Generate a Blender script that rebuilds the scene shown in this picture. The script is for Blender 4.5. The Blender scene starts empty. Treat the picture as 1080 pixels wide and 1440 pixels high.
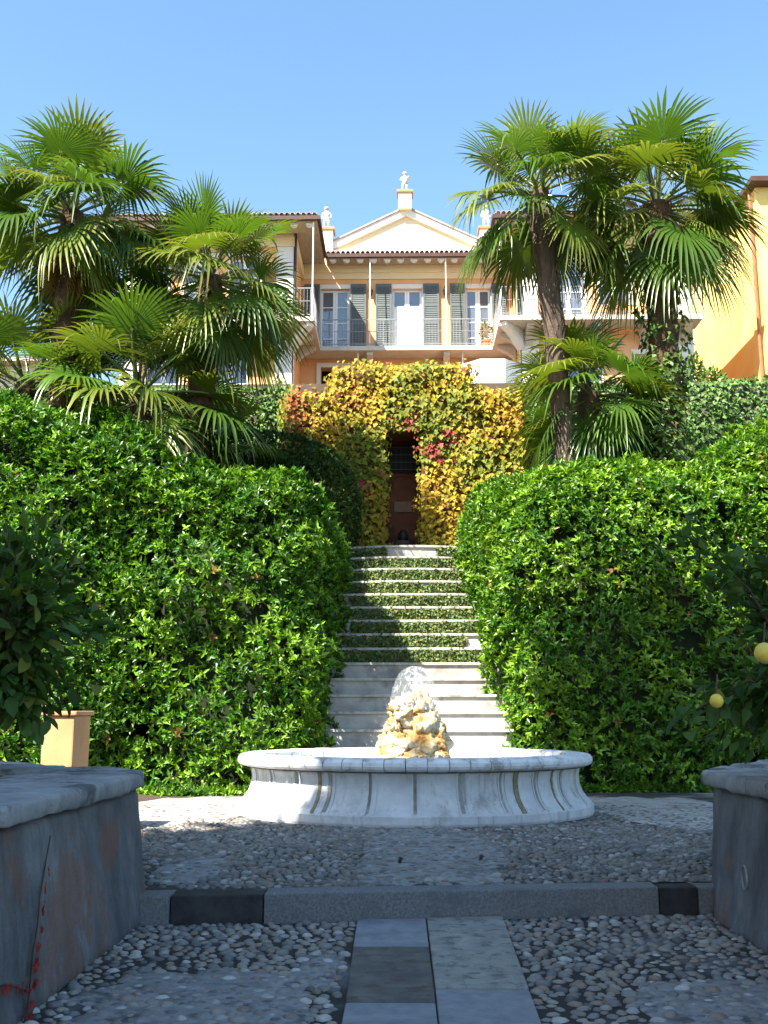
import bpy, bmesh, math, random
import numpy as np
from mathutils import Vector, Matrix, noise as mnoise

random.seed(7)
rng = np.random.default_rng(11)
scene = bpy.context.scene
col = scene.collection
PI = math.pi
R = math.radians

# ------------------------------------------------------------------ camera, sky, sun, exposure
cam_data = bpy.data.cameras.new('camera')
cam_data.sensor_fit = 'VERTICAL'
cam_data.sensor_height = 36.0
cam_data.sensor_width = 27.0
cam_data.lens = 36.4
cam_data.clip_end = 3000
cam = bpy.data.objects.new('camera', cam_data)
col.objects.link(cam)
cam.location = (-0.14, 0, 1.5)
cam.rotation_euler = (R(90 + 10.88), 0, R(0.96))
scene.camera = cam

SUN = Vector((0.588, 0.66, -1.0)).normalized()          # direction the light travels
world = bpy.data.worlds.new('World')
scene.world = world
world.use_nodes = True
wn = world.node_tree.nodes
wl = world.node_tree.links
wn.clear()
sky_t = wn.new('ShaderNodeTexSky')
sky_t.sky_type = 'NISHITA'
sky_t.sun_disc = False
sky_t.sun_elevation = math.asin(-SUN.z)
sky_t.sun_rotation = math.atan2(-SUN.x, -SUN.y) % (2 * PI)
sky_t.air_density = 1.0
sky_t.dust_density = 0.6
sky_t.ozone_density = 0.8
wb = wn.new('ShaderNodeBackground')
wb.inputs['Strength'].default_value = 0.10
wo = wn.new('ShaderNodeOutputWorld')
hs = wn.new('ShaderNodeHueSaturation')
hs.inputs['Hue'].default_value = 0.492
hs.inputs['Saturation'].default_value = 1.1
wl.new(sky_t.outputs[0], hs.inputs['Color'])
wl.new(hs.outputs[0], wb.inputs[0])
wl.new(wb.outputs[0], wo.inputs[0])

sun_d = bpy.data.lights.new('sun', 'SUN')
sun_d.energy = 5.0
sun_d.angle = R(0.5)
sun_d.color = (1.0, 0.94, 0.83)
sun = bpy.data.objects.new('sun', sun_d)
col.objects.link(sun)
sun.rotation_euler = SUN.to_track_quat('-Z', 'Y').to_euler()
sun.location = (-30, -50, 60)

scene.view_settings.view_transform = 'Standard'
scene.view_settings.look = 'None'
scene.view_settings.exposure = 1.85
scene.view_settings.gamma = 1.0
scene.view_settings.use_curve_mapping = False
try:
    scene.cycles.max_bounces = 6
    scene.cycles.transparent_max_bounces = 8
except Exception:
    pass


# ------------------------------------------------------------------ materials
def new_mat(name):
    m = bpy.data.materials.new(name)
    m.use_nodes = True
    nt = m.node_tree
    b = nt.nodes['Principled BSDF']
    return m, nt, b


def ramp(nt, fac, stops):
    r = nt.nodes.new('ShaderNodeValToRGB')
    els = r.color_ramp.elements
    while len(els) < len(stops):
        els.new(0.5)
    for e, (p, c) in zip(els, stops):
        e.position = p
        e.color = (*c, 1)
    nt.links.new(fac, r.inputs[0])
    return r.outputs[0]


def noise_node(nt, scale, detail=6, rough=0.6, vec=None, stretch=None):
    n = nt.nodes.new('ShaderNodeTexNoise')
    n.inputs['Scale'].default_value = scale
    n.inputs['Detail'].default_value = detail
    n.inputs['Roughness'].default_value = rough
    if vec is None:
        g = nt.nodes.new('ShaderNodeNewGeometry')
        vec = g.outputs['Position']
    if stretch:
        mp = nt.nodes.new('ShaderNodeMapping')
        mp.inputs['Scale'].default_value = stretch
        nt.links.new(vec, mp.inputs['Vector'])
        vec = mp.outputs[0]
    nt.links.new(vec, n.inputs['Vector'])
    return n.outputs['Fac']


def mixc(nt, fac, a, b, mode='MIX'):
    m = nt.nodes.new('ShaderNodeMix')
    m.data_type = 'RGBA'
    m.blend_type = mode
    for s, v in ((0, fac), (6, a), (7, b)):
        if isinstance(v, (int, float)):
            m.inputs[s].default_value = v
        elif isinstance(v, tuple):
            m.inputs[s].default_value = (*v, 1)
        else:
            nt.links.new(v, m.inputs[s])
    return m.outputs[2]


def bump(nt, b, fac, strength, dist=0.02):
    bn = nt.nodes.new('ShaderNodeBump')
    bn.inputs['Strength'].default_value = strength
    bn.inputs['Distance'].default_value = dist
    nt.links.new(fac, bn.inputs['Height'])
    nt.links.new(bn.outputs[0], b.inputs['Normal'])


def pmat(name, c1, c2=None, scale=4.0, rough=0.8, bmp=0.3, bscale=40, spec=0.3, stain=None, stain_scale=1.2, stretch=None, metal=0.0, lo=0.35, hi=0.65, bdist=0.01):
    m, nt, b = new_mat(name)
    c2 = c2 or tuple(x * 0.75 for x in c1)
    f = noise_node(nt, scale, 8, 0.65, stretch=stretch)
    c = ramp(nt, f, [(lo, c1), (hi, c2)])
    if stain:
        f2 = noise_node(nt, stain_scale, 6, 0.7, stretch=stretch)
        msk = ramp(nt, f2, [(0.52, (0, 0, 0)), (0.62, (1, 1, 1))])
        c = mixc(nt, msk, c, stain)
    nt.links.new(c, b.inputs['Base Color'])
    b.inputs['Roughness'].default_value = rough
    b.inputs['Metallic'].default_value = metal
    b.inputs['Specular IOR Level'].default_value = spec
    if bmp:
        bump(nt, b, noise_node(nt, bscale, 8, 0.7), bmp, bdist)
    return m


def leaf_mat(name, rough=0.38, spec=0.45, trans=0.3, tcol=(1.2, 1.35, 0.5), source='attr'):
    """source attr: colour attribute 'tint'; obj: the object's own colour."""
    m, nt, b = new_mat(name)
    if source == 'attr':
        a = nt.nodes.new('ShaderNodeAttribute')
        a.attribute_name = 'tint'
        c = a.outputs['Color']
    else:
        a = nt.nodes.new('ShaderNodeObjectInfo')
        c = a.outputs['Color']
    nt.links.new(c, b.inputs['Base Color'])
    b.inputs['Roughness'].default_value = rough
    b.inputs['Specular IOR Level'].default_value = spec
    t = nt.nodes.new('ShaderNodeBsdfTranslucent')
    tc = mixc(nt, 1.0, c, tcol, 'MULTIPLY')
    nt.links.new(tc, t.inputs['Color'])
    mx = nt.nodes.new('ShaderNodeMixShader')
    mx.inputs[0].default_value = trans
    nt.links.new(b.outputs[0], mx.inputs[1])
    nt.links.new(t.outputs[0], mx.inputs[2])
    nt.links.new(mx.outputs[0], nt.nodes['Material Output'].inputs[0])
    return m


M = {}
M['hedge_leaf'] = leaf_mat('hedge leaf', 0.38, 0.4, 0.24)
M['dull_leaf'] = leaf_mat('ivy leaf', 0.5, 0.35, 0.25)
M['creeper_leaf'] = leaf_mat('creeper leaf', 0.6, 0.25, 0.35, (1.2, 1.15, 0.6))
M['creeper_leaf_obj'] = leaf_mat('creeper single leaf', 0.6, 0.25, 0.35, (1.2, 1.15, 0.6), 'obj')
M['lemon_leaf'] = leaf_mat('lemon leaf', 0.55, 0.22, 0.3)
M['lemon_leaf_obj'] = leaf_mat('lemon single leaf', 0.55, 0.22, 0.3, source='obj')
M['frond'] = leaf_mat('palm frond', 0.3, 0.55, 0.3, (1.5, 1.4, 0.5), 'attr')
M['twig'] = pmat('dark_core', (0.022, 0.032, 0.010), (0.012, 0.018, 0.006), 12, 0.9, 0.6, 25)  # hedge filler colour, dark to suggest the shade inside
M['bark'] = pmat('bark', (0.10, 0.07, 0.045), (0.05, 0.035, 0.025), 8, 0.9, 0.6, 30)
M['palm_fibre'] = pmat('palm fibre', (0.15, 0.095, 0.055), (0.055, 0.032, 0.02), 5, 0.95, 0.9, 35, stretch=(1, 1, .35), bdist=.03)
M['palm_bark'] = pmat('palm bark', (0.17, 0.12, 0.085), (0.065, 0.045, 0.033), 6, 0.95, 0.9, 30, stretch=(1, 1, .25), bdist=.03)
m, nt, b = new_mat('fountain marble')
c = ramp(nt, noise_node(nt, 3.0, 8, .7), [(.35, (.62, .62, .61)), (.65, (.46, .465, .475))])
k_ = ramp(nt, noise_node(nt, 7.0, 10, .72, stretch=(1, 1, .13)), [(.52, (0, 0, 0)), (.66, (.8, .8, .8))])
c = mixc(nt, k_, c, (.27, .255, .225))
k_ = ramp(nt, noise_node(nt, 2.0, 10, .75), [(.55, (0, 0, 0)), (.68, (.7, .7, .7))])
c = mixc(nt, k_, c, (.30, .285, .25))
nt.links.new(c, b.inputs['Base Color'])
b.inputs['Roughness'].default_value = .75
bump(nt, b, noise_node(nt, 40, 10, .75), .5, .008)
M['stone_white'] = m
M['stone_rim'] = pmat('rim stone', (0.66, 0.66, 0.66), (0.48, 0.485, 0.50), 5.0, 0.65, 0.5, 30, stain=(0.33, 0.32, 0.29), stain_scale=5, bdist=.01)
M['groove'] = pmat('weathered groove', (0.16, 0.15, 0.13), (0.34, 0.33, 0.31), 6, 0.95, 0.3, 40, stretch=(1, 1, .5))
M['joint'] = pmat('dark joint', (0.12, 0.105, 0.09), None, 5, 0.95, 0.2)
M['step_stone'] = pmat('step stone', (0.46, 0.43, 0.39), (0.30, 0.285, 0.265), 3.0, 0.85, 0.35, 45, stain=(0.25, 0.22, 0.2), stain_scale=1.4)
M['nosing'] = pmat('nosing stone', (0.50, 0.47, 0.43), (0.32, 0.305, 0.28), 4.0, 0.85, 0.5, 35, stain=(0.22, 0.2, 0.17), stain_scale=3.5)
M['kerb'] = pmat('kerb granite', (0.21, 0.212, 0.215), (0.105, 0.107, 0.11), 55.0, 0.8, 0.5, 120, stain=(0.12, 0.125, 0.13), stain_scale=3, bdist=.004)
M['kerb_dark'] = pmat('dark kerb stone', (0.05, 0.048, 0.048), (0.022, 0.021, 0.022), 6.0, 0.75, 0.4, 90)
M['slab_blue'] = pmat('blue grey slab', (0.27, 0.28, 0.29), (0.18, 0.188, 0.2), 7.0, 0.8, 0.35, 80, bdist=.004)
M['slab_brown'] = pmat('brown slab', (0.16, 0.145, 0.128), (0.095, 0.088, 0.08), 5.0, 0.85, 0.4, 60, stain=(0.10, 0.075, 0.06), stain_scale=7)
M['slab_buff'] = pmat('buff slab', (0.33, 0.32, 0.28), (0.22, 0.215, 0.19), 6.0, 0.85, 0.4, 70, stain=(0.14, 0.14, 0.13), stain_scale=9)
M['soil'] = pmat('soil', (0.06, 0.045, 0.03), None, 6, 1.0, 0.8, 20)
M['rock'] = None
M['orange'] = pmat('orange plaster', (0.80, 0.46, 0.24), (0.73, 0.37, 0.165), 0.8, 0.9, 0.15, 60, spec=.15)
M['cream'] = pmat('cream plaster', (0.80, 0.66, 0.42), (0.74, 0.60, 0.37), 0.7, 0.9, 0.12, 60, spec=.15)
M['yellow'] = pmat('yellow plaster', (0.84, 0.63, 0.24), (0.78, 0.55, 0.17), 0.6, 0.9, 0.12, 60, spec=.15)
M['white_plaster'] = pmat('white plaster', (0.78, 0.74, 0.68), (0.70, 0.66, 0.60), 0.9, 0.9, 0.15, 60, spec=.15)
M['concrete'] = pmat('balcony concrete', (0.60, 0.53, 0.44), (0.48, 0.42, 0.35), 1.4, 0.9, 0.2, 60, spec=.15)
M['soffit'] = pmat('eave boards', (0.40, 0.32, 0.22), (0.30, 0.24, 0.16), 2.0, 0.9, 0.2, 40, stretch=(6, 1, 1))
M['white_wood'] = pmat('white paint', (0.80, 0.80, 0.78), (0.76, 0.76, 0.74), 3, 0.45, 0.05, 40)
M['shutter'] = pmat('shutter paint', (0.115, 0.135, 0.13), (0.09, 0.105, 0.105), 4, 0.55, 0.1, 60)
M['iron'] = pmat('painted iron', (0.30, 0.29, 0.29), (0.2, 0.2, 0.2), 10, 0.5, 0.1, 60, metal=.2)
M['dark_iron'] = pmat('dark iron', (0.03, 0.03, 0.032), None, 10, 0.5, 0.1, 60)
M['gutter'] = pmat('brown gutter', (0.085, 0.04, 0.03), (0.06, 0.028, 0.022), 5, 0.5, 0.1, 40)
M['copper'] = pmat('copper pipe', (0.40, 0.16, 0.085), (0.3, 0.12, 0.07), 5, 0.5, 0.1, 40)
M['tile'] = pmat('roof tile', (0.46, 0.36, 0.30), (0.30, 0.24, 0.21), 6, 0.9, 0.4, 30)
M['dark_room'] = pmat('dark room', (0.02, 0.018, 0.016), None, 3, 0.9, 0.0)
M['curtain'] = pmat('curtain', (0.62, 0.64, 0.68), (0.5, 0.52, 0.56), 3, 0.9, 0.3, 12, stretch=(8, 1, .3))
M['terracotta'] = pmat('terracotta', (0.56, 0.25, 0.12), (0.44, 0.19, 0.09), 3, 0.85, 0.3, 40)
M['pier_plaster'] = pmat('pier plaster', (0.62, 0.34, 0.16), (0.50, 0.26, 0.12), 2, 0.9, 0.3, 40)
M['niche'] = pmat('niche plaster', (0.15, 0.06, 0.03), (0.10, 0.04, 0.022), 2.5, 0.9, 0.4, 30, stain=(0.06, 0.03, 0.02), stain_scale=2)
M['statue'] = pmat('statue stone', (0.62, 0.57, 0.53), (0.36, 0.32, 0.30), 6, 0.85, 0.4, 30)
M['lemon'] = pmat('lemon skin', (0.72, 0.50, 0.07), (0.60, 0.50, 0.08), 4, 0.4, 0.3, 90)
M['red_flower'] = leaf_mat('red flower', 0.6, 0.2, 0.2, (1, 1, 1), 'attr')
M['cream_wallhouse'] = pmat('pale plaster', (0.66, 0.60, 0.52), (0.58, 0.52, 0.46), 1, 0.9, 0.1)

m, nt, b = new_mat('window glass')
b.inputs['Base Color'].default_value = (0.10, 0.12, 0.15, 1)
b.inputs['Roughness'].default_value = 0.03
b.inputs['Specular IOR Level'].default_value = 1.0
b.inputs['Coat Weight'].default_value = 0.6
b.inputs['Coat Roughness'].default_value = 0.02
M['glass'] = m

# tufa rock: ochre over white lime
m, nt, b = new_mat('tufa rock')
f = noise_node(nt, 4.5, 8, 0.7)
c = ramp(nt, f, [(0.42, (0.62, 0.55, 0.43)), (0.51, (0.52, 0.38, 0.18)), (0.57, (0.42, 0.21, 0.04)), (0.66, (0.14, 0.07, 0.03))])
nt.links.new(c, b.inputs['Base Color'])
b.inputs['Roughness'].default_value = 0.6
bump(nt, b, noise_node(nt, 26, 8, 0.75), 0.9, 0.04)
M['rock'] = m

# weathered plaster of the foreground planters
m, nt, b = new_mat('weathered plaster')
f = noise_node(nt, 2.2, 8, 0.7, stretch=(1, 1, .45))
c = ramp(nt, f, [(0.32, (0.28, 0.275, 0.27)), (0.48, (0.16, 0.16, 0.16)), (0.66, (0.075, 0.077, 0.08))])
f2 = noise_node(nt, 1.0, 10, 0.66, stretch=(1, 1, .9))
msk = ramp(nt, f2, [(0.51, (0, 0, 0)), (0.555, (0.62, 0.62, 0.62))])
c = mixc(nt, msk, c, (0.24, 0.105, 0.06))
f3 = noise_node(nt, 3.2, 8, 0.75, stretch=(1, 1, .15))
msk3 = ramp(nt, f3, [(0.55, (0, 0, 0)), (0.68, (0.5, 0.5, 0.5))])
c = mixc(nt, msk3, c, (0.05, 0.05, 0.05))
nt.links.new(c, b.inputs['Base Color'])
b.inputs['Roughness'].default_value = 0.85
bump(nt, b, noise_node(nt, 14, 12, 0.75), 0.8, 0.03)
M['plaster_old'] = m

M['coping'] = pmat('coping stone', (0.34, 0.335, 0.33), (0.20, 0.2, 0.2), 4, 0.8, 0.5, 45, stain=(0.10, 0.10, 0.105), stain_scale=2.6, bdist=.012)


def bed_mat(name, mortar, mortar2, gap, scale, lo, hi):
    """cement bed with worn areas of dark earth between the pebbles"""
    m, nt, b = new_mat(name)
    f = noise_node(nt, scale, 5, 0.6)
    g = noise_node(nt, 14, 8, 0.7)
    c = ramp(nt, g, [(0.35, mortar), (0.65, mortar2)])
    k = ramp(nt, f, [(lo, (0, 0, 0)), (hi, (1, 1, 1))])
    c = mixc(nt, k, c, gap)
    nt.links.new(c, b.inputs['Base Color'])
    b.inputs['Roughness'].default_value = 0.85
    bump(nt, b, noise_node(nt, 45, 10, 0.75), 0.6, 0.012)
    return m


M['bed_low'] = bed_mat('cement bed', (0.15, 0.155, 0.165), (0.085, 0.09, 0.10), (0.018, 0.017, 0.016), 0.9, 0.33, 0.46)
M['bed_up'] = bed_mat('court bed', (0.24, 0.23, 0.215), (0.15, 0.145, 0.135), (0.035, 0.033, 0.03), 0.7, 0.38, 0.5)

def pebble_mat(name, src, k=1.0):
    m, nt, b = new_mat(name)
    if src == 'obj':
        a = nt.nodes.new('ShaderNodeObjectInfo')
        v = a.outputs['Random']
    else:
        a = nt.nodes.new('ShaderNodeAttribute')
        a.attribute_name = 'tint'
        v = a.outputs['Fac']
    c = ramp(nt, v, [(0.0, (0.10, 0.105, 0.11)), (0.2, (0.26, 0.255, 0.25)), (0.42, (0.36, 0.32, 0.265)), (0.6, (0.18, 0.182, 0.185)), (0.78, (0.30, 0.215, 0.16)), (0.9, (0.38, 0.37, 0.36)), (1.0, (0.58, 0.56, 0.53))])
    g = noise_node(nt, 30, 6, 0.7)
    gm = ramp(nt, g, [(0.3, (0.75 * k, 0.735 * k, 0.70 * k)), (0.7, (1.1 * k, 1.08 * k, 1.03 * k))])
    c = mixc(nt, 1.0, c, gm, 'MULTIPLY')
    nt.links.new(c, b.inputs['Base Color'])
    b.inputs['Roughness'].default_value = 0.55
    bump(nt, b, g, 0.2, 0.004)
    return m


M['pebble_obj'] = pebble_mat('river pebble', 'obj', .8)
M['pebble_attr'] = pebble_mat('small river pebble', 'attr', .8)
M['pebble_court'] = pebble_mat('court pebble', 'attr', .62)
M['pebble_court_obj'] = pebble_mat('court pebble single', 'obj', .62)

m, nt, b = new_mat('basin water')
b.inputs['Base Color'].default_value = (0.55, 0.6, 0.58, 1)
b.inputs['Roughness'].default_value = 0.06
b.inputs['Specular IOR Level'].default_value = 0.6
bump(nt, b, noise_node(nt, 9, 4, 0.5), 0.5, 0.03)
M['water'] = m

m, nt, b = new_mat('falling water')
b.inputs['Base Color'].default_value = (0.9, 0.93, 0.95, 1)
b.inputs['Roughness'].default_value = 0.15
tr = nt.nodes.new('ShaderNodeBsdfTransparent')
mx = nt.nodes.new('ShaderNodeMixShader')
f = noise_node(nt, 22, 5, 0.7, stretch=(1, 1, .3))
fr = ramp(nt, f, [(0.52, (0.07, 0.07, 0.07)), (0.72, (0.6, 0.6, 0.6))])
nt.links.new(fr, mx.inputs[0])
nt.links.new(tr.outputs[0], mx.inputs[1])
nt.links.new(b.outputs[0], mx.inputs[2])
nt.links.new(mx.outputs[0], nt.nodes['Material Output'].inputs[0])
M['spray'] = m


# ------------------------------------------------------------------ helpers
WLOC = {}


def tag(o, label=None, cat=None, group=None, kind=None):
    if label: o['label'] = label
    if cat: o['category'] = cat
    if group: o['group'] = group
    if kind: o['kind'] = kind
    return o


def thing(name, label, cat, loc=(0, 0, 0), rz=0, group=None):
    o = bpy.data.objects.new(name, None)
    o.empty_display_size = 0.2
    col.objects.link(o)
    o.location = loc
    o.rotation_euler = (0, 0, rz)
    WLOC[o.name] = Vector(loc)
    return tag(o, label, cat, group)


def link(name, me, parent=None, world=True, mat=None, kind=None):
    """links a mesh as one object; world=True: vertices are in scene coordinates although the parent Empty stands elsewhere"""
    o = bpy.data.objects.new(name, me)
    col.objects.link(o)
    if mat is not None:
        me.materials.append(M[mat] if isinstance(mat, str) else mat)
    if parent is not None:
        o.parent = parent
        if world and parent.name in WLOC:
            o.matrix_parent_inverse = Matrix.Translation(-WLOC[parent.name])
    if kind: o['kind'] = kind
    return o


def copy_thing(root, loc, rz=0, label=None):
    c = root.copy()
    col.objects.link(c)
    c.location = loc
    c.rotation_euler = (0, 0, rz)
    if label: c['label'] = label
    for ch in root.children:
        d = ch.copy()
        col.objects.link(d)
        d.parent = c
        for g in ch.children:
            e = g.copy()
            col.objects.link(e)
            e.parent = d
    return c


def np_mesh(name, V, F, tint=None, smooth=False):
    """F: (n,3) or (n,4) array; tint (nv,3)"""
    V = np.asarray(V, dtype=np.float32)
    F = np.asarray(F, dtype=np.int32)
    me = bpy.data.meshes.new(name)
    n, k = F.shape
    me.vertices.add(len(V))
    me.vertices.foreach_set('co', V.ravel())
    me.loops.add(n * k)
    me.loops.foreach_set('vertex_index', F.ravel())
    me.polygons.add(n)
    me.polygons.foreach_set('loop_start', np.arange(n, dtype=np.int32) * k)
    me.update(calc_edges=True)
    if tint is not None:
        a = me.attributes.new('tint', 'FLOAT_COLOR', 'POINT')
        t = np.ones((len(V), 4), dtype=np.float32)
        t[:, :3] = tint
        a.data.foreach_set('color', t.ravel())
    if smooth:
        me.polygons.foreach_set('use_smooth', np.ones(n, dtype=bool))
    me.validate()
    return me


class MB:
    def __init__(self):
        self.v, self.f = [], []

    def add(self, vs, fs):
        k = len(self.v)
        self.v += [tuple(x) for x in vs]
        self.f += [tuple(i + k for i in f) for f in fs]
        return self

    def box(self, x0, x1, y0, y1, z0, z1):
        if x0 > x1: x0, x1 = x1, x0
        if y0 > y1: y0, y1 = y1, y0
        if z0 > z1: z0, z1 = z1, z0
        v = [(x, y, z) for z in (z0, z1) for y in (y0, y1) for x in (x0, x1)]
        return self.add(v, [(0, 2, 3, 1), (4, 5, 7, 6), (0, 1, 5, 4), (2, 6, 7, 3), (0, 4, 6, 2), (1, 3, 7, 5)])

    def prism(self, poly, z0, z1, bottom=None):
        n = len(poly)
        bottom = bottom or poly
        v = [(*p, z0) for p in bottom] + [(*p, z1) for p in poly]
        f = [tuple(range(n - 1, -1, -1)), tuple(range(n, 2 * n))]
        f += [(i, (i + 1) % n, (i + 1) % n + n, i + n) for i in range(n)]
        return self.add(v, f)

    def prism_y(self, poly, y0, y1):
        """poly of (x,z), extruded along y"""
        n = len(poly)
        v = [(p[0], y0, p[1]) for p in poly] + [(p[0], y1, p[1]) for p in poly]
        f = [tuple(range(n)), tuple(range(2 * n - 1, n - 1, -1))]
        f += [(i, i + n, (i + 1) % n + n, (i + 1) % n) for i in range(n)]
        return self.add(v, f)

    def prism_x(self, poly, x0, x1):
        n = len(poly)
        v = [(x0, p[0], p[1]) for p in poly] + [(x1, p[0], p[1]) for p in poly]
        f = [tuple(range(n - 1, -1, -1)), tuple(range(n, 2 * n))]
        f += [(i, (i + 1) % n, (i + 1) % n + n, i + n) for i in range(n)]
        return self.add(v, f)

    def tube(self, pts, rad, n=8, cap=True):
        pts = [Vector(p) for p in pts]
        if not hasattr(rad, '__len__'): rad = [rad] * len(pts)
        k = len(self.v)
        ref = Vector((0.3, 0.9, 0.1))
        for i, p in enumerate(pts):
            d = (pts[min(i + 1, len(pts) - 1)] - pts[max(i - 1, 0)]).normalized()
            a = d.cross(ref)
            if a.length < .05: a = d.cross(Vector((1, 0, 0)))
            a.normalize()
            b2 = d.cross(a)
            for j in range(n):
                t = 2 * PI * j / n
                self.v.append(tuple(p + (a * math.cos(t) + b2 * math.sin(t)) * rad[i]))
        for i in range(len(pts) - 1):
            for j in range(n):
                j2 = (j + 1) % n
                self.f.append((k + i * n + j, k + i * n + j2, k + (i + 1) * n + j2, k + (i + 1) * n + j))
        if cap:
            self.f.append(tuple(k + j for j in range(n - 1, -1, -1)))
            self.f.append(tuple(k + (len(pts) - 1) * n + j for j in range(n)))
        return self

    def lathe(self, prof, c, n=24, sx=1, sy=1):
        k = len(self.v)
        for r, z in prof:
            for j in range(n):
                t = 2 * PI * j / n
                self.v.append((c[0] + r * sx * math.cos(t), c[1] + r * sy * math.sin(t), c[2] + z))
        for i in range(len(prof) - 1):
            for j in range(n):
                j2 = (j + 1) % n
                self.f.append((k + i * n + j, k + i * n + j2, k + (i + 1) * n + j2, k + (i + 1) * n + j))
        self.f.append(tuple(k + j for j in range(n - 1, -1, -1)))
        self.f.append(tuple(k + (len(prof) - 1) * n + j for j in range(n)))
        return self

    def mesh(self, name, smooth=False, bevel=0):
        me = bpy.data.meshes.new(name)
        me.from_pydata(self.v, [], self.f)
        bm = bmesh.new()
        bm.from_mesh(me)
        bmesh.ops.recalc_face_normals(bm, faces=bm.faces)
        if bevel:
            bmesh.ops.bevel(bm, geom=[e for e in bm.edges if len(e.link_faces) == 2 and e.calc_face_angle(0) > 0.6], offset=bevel, segments=2, affect='EDGES', profile=0.6, clamp_overlap=True)
        bm.to_mesh(me)
        bm.free()
        if smooth:
            me.polygons.foreach_set('use_smooth', np.ones(len(me.polygons), dtype=bool))
        return me

    def build(self, name, mat, parent=None, smooth=False, bevel=0, kind=None, world=True):
        return link(name, self.mesh(name, smooth, bevel), parent, world, mat, kind)


def unit(a):
    return a / (np.linalg.norm(a, axis=-1, keepdims=True) + 1e-9)


def greens(n, base, var=0.25, hue=0.12, yellow=None, yfrac=0.0):
    c = np.tile(np.array(base), (n, 1)) * (1 + rng.normal(0, var, (n, 1)))
    c[:, 0] *= 1 + rng.normal(0, hue, n)
    if yellow is not None:
        k = rng.random(n) < yfrac
        c[k] = np.array(yellow) * (1 + rng.normal(0, .2, (k.sum(), 1)))
    return np.clip(c, 0.004, 0.9)


def leaves_mesh(name, P, D, Nn, L, W, C, fold=0.25, curl=0.12):
    """folded diamond leaves: P base, D direction, Nn approximate normal, L length, W width, C colour"""
    n = len(P)
    D = unit(D)
    S = unit(np.cross(D, Nn))
    Nn = np.cross(S, D)
    L = L[:, None]
    W = W[:, None]
    mid = P + D * L * 0.42
    V = np.stack([P, mid + S * W * .5 + Nn * W * fold, P + D * L - Nn * L * curl, mid - S * W * .5 + Nn * W * fold], 1).reshape(-1, 3)
    i = np.arange(n)[:, None] * 4
    F = np.concatenate([i + np.array([[0, 1, 2]]), i + np.array([[0, 2, 3]])], 1).reshape(-1, 3)
    return np_mesh(name, V, F, np.repeat(C, 4, 0))


def ivy_mesh(name, P, T, Nn, S_, C):
    """three-lobed leaves hanging along T, facing Nn"""
    n = len(P)
    T = unit(T)
    X = unit(np.cross(T, Nn))
    Nn = np.cross(X, T)
    prof = np.array([(0, 0, 0), (.52, .22, .10), (.30, .52, .05), (0, 1.05, -.10), (-.30, .52, .05), (-.52, .22, .10), (0, .42, -.05)])
    V = P[:, None, :] + S_[:, None, None] * (X[:, None, :] * prof[None, :, 0:1] + T[:, None, :] * prof[None, :, 1:2] + Nn[:, None, :] * prof[None, :, 2:3])
    i = np.arange(n)[:, None, None] * 7
    F = (i + np.array([[0, 1, 6], [1, 2, 6], [2, 3, 6], [3, 4, 6], [4, 5, 6], [5, 0, 6]])[None]).reshape(-1, 3)
    return np_mesh(name, V.reshape(-1, 3), F, np.repeat(C, 7, 0))


def lump(P, f, amp, seed=0.0):
    x, y, z = P[:, 0] * f + seed, P[:, 1] * f + seed * 1.7, P[:, 2] * f - seed
    v = np.sin(x * 1.3 + 1.7 * np.sin(y * .9 + z)) + np.sin(y * 1.7 + z * 1.1 + 1.3 * np.sin(x * 1.1)) + np.sin(z * 1.9 + x * .7 + 1.5 * np.sin(y * 1.3 + x))
    return v / 3 * amp


def sample_blobs(blobs, dens, face_cut=True):
    """points and normals on the outside of a union of super-ellipsoids (cx,cy,cz,rx,ry,rz,n)"""
    PP, NN = [], []
    for bi, (cx, cy, cz, rx, ry, rz, e) in enumerate(blobs):
        c = np.array([cx, cy, cz])
        r = np.array([rx, ry, rz])
        areas = np.array([ry * rz, ry * rz, rx * rz, rx * rz, rx * ry, rx * ry]) * 4
        n = int(areas.sum() * dens)
        face = rng.choice(6, n, p=areas / areas.sum())
        q = rng.uniform(-1, 1, (n, 3))
        ax = face // 2
        q[np.arange(n), ax] = np.where(face % 2 == 0, 1, -1)
        s = (np.abs(q) ** e).sum(1) ** (-1 / e)
        q = q * s[:, None]
        P = c + q * r
        N = unit(np.sign(q) * np.abs(q) ** (e - 1) / r)
        keep = np.ones(n, bool)
        for bj, (dx, dy, dz, sx, sy, sz, e2) in enumerate(blobs):
            if bj != bi:
                g = (np.abs((P - [dx, dy, dz]) / [sx, sy, sz]) ** e2).sum(1)
                keep &= g > 0.86
        if face_cut:
            keep &= (N[:, 1] < 0.4) | (rng.random(n) < .25)
            keep &= N[:, 2] > -0.55
        PP.append(P[keep])
        NN.append(N[keep])
    return np.concatenate(PP), np.concatenate(NN)


def blob_core(blobs, k):
    mb = MB()
    for (cx, cy, cz, rx, ry, rz, e) in blobs:
        nu, nv = 20, 12
        idx = len(mb.v)
        for i in range(nv + 1):
            ph = -PI / 2 + PI * i / nv
            for j in range(nu):
                th = 2 * PI * j / nu
                q = np.array([math.cos(ph) * math.cos(th), math.cos(ph) * math.sin(th), math.sin(ph)])
                q = q * (np.abs(q) ** e).sum() ** (-1 / e)
                mb.v.append((cx + q[0] * (rx - k), cy + q[1] * (ry - k), cz + q[2] * (rz - k)))
        for i in range(nv):
            for j in range(nu):
                j2 = (j + 1) % nu
                mb.f.append((idx + i * nu + j, idx + i * nu + j2, idx + (i + 1) * nu + j2, idx + (i + 1) * nu + j))
    return mb


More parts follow.
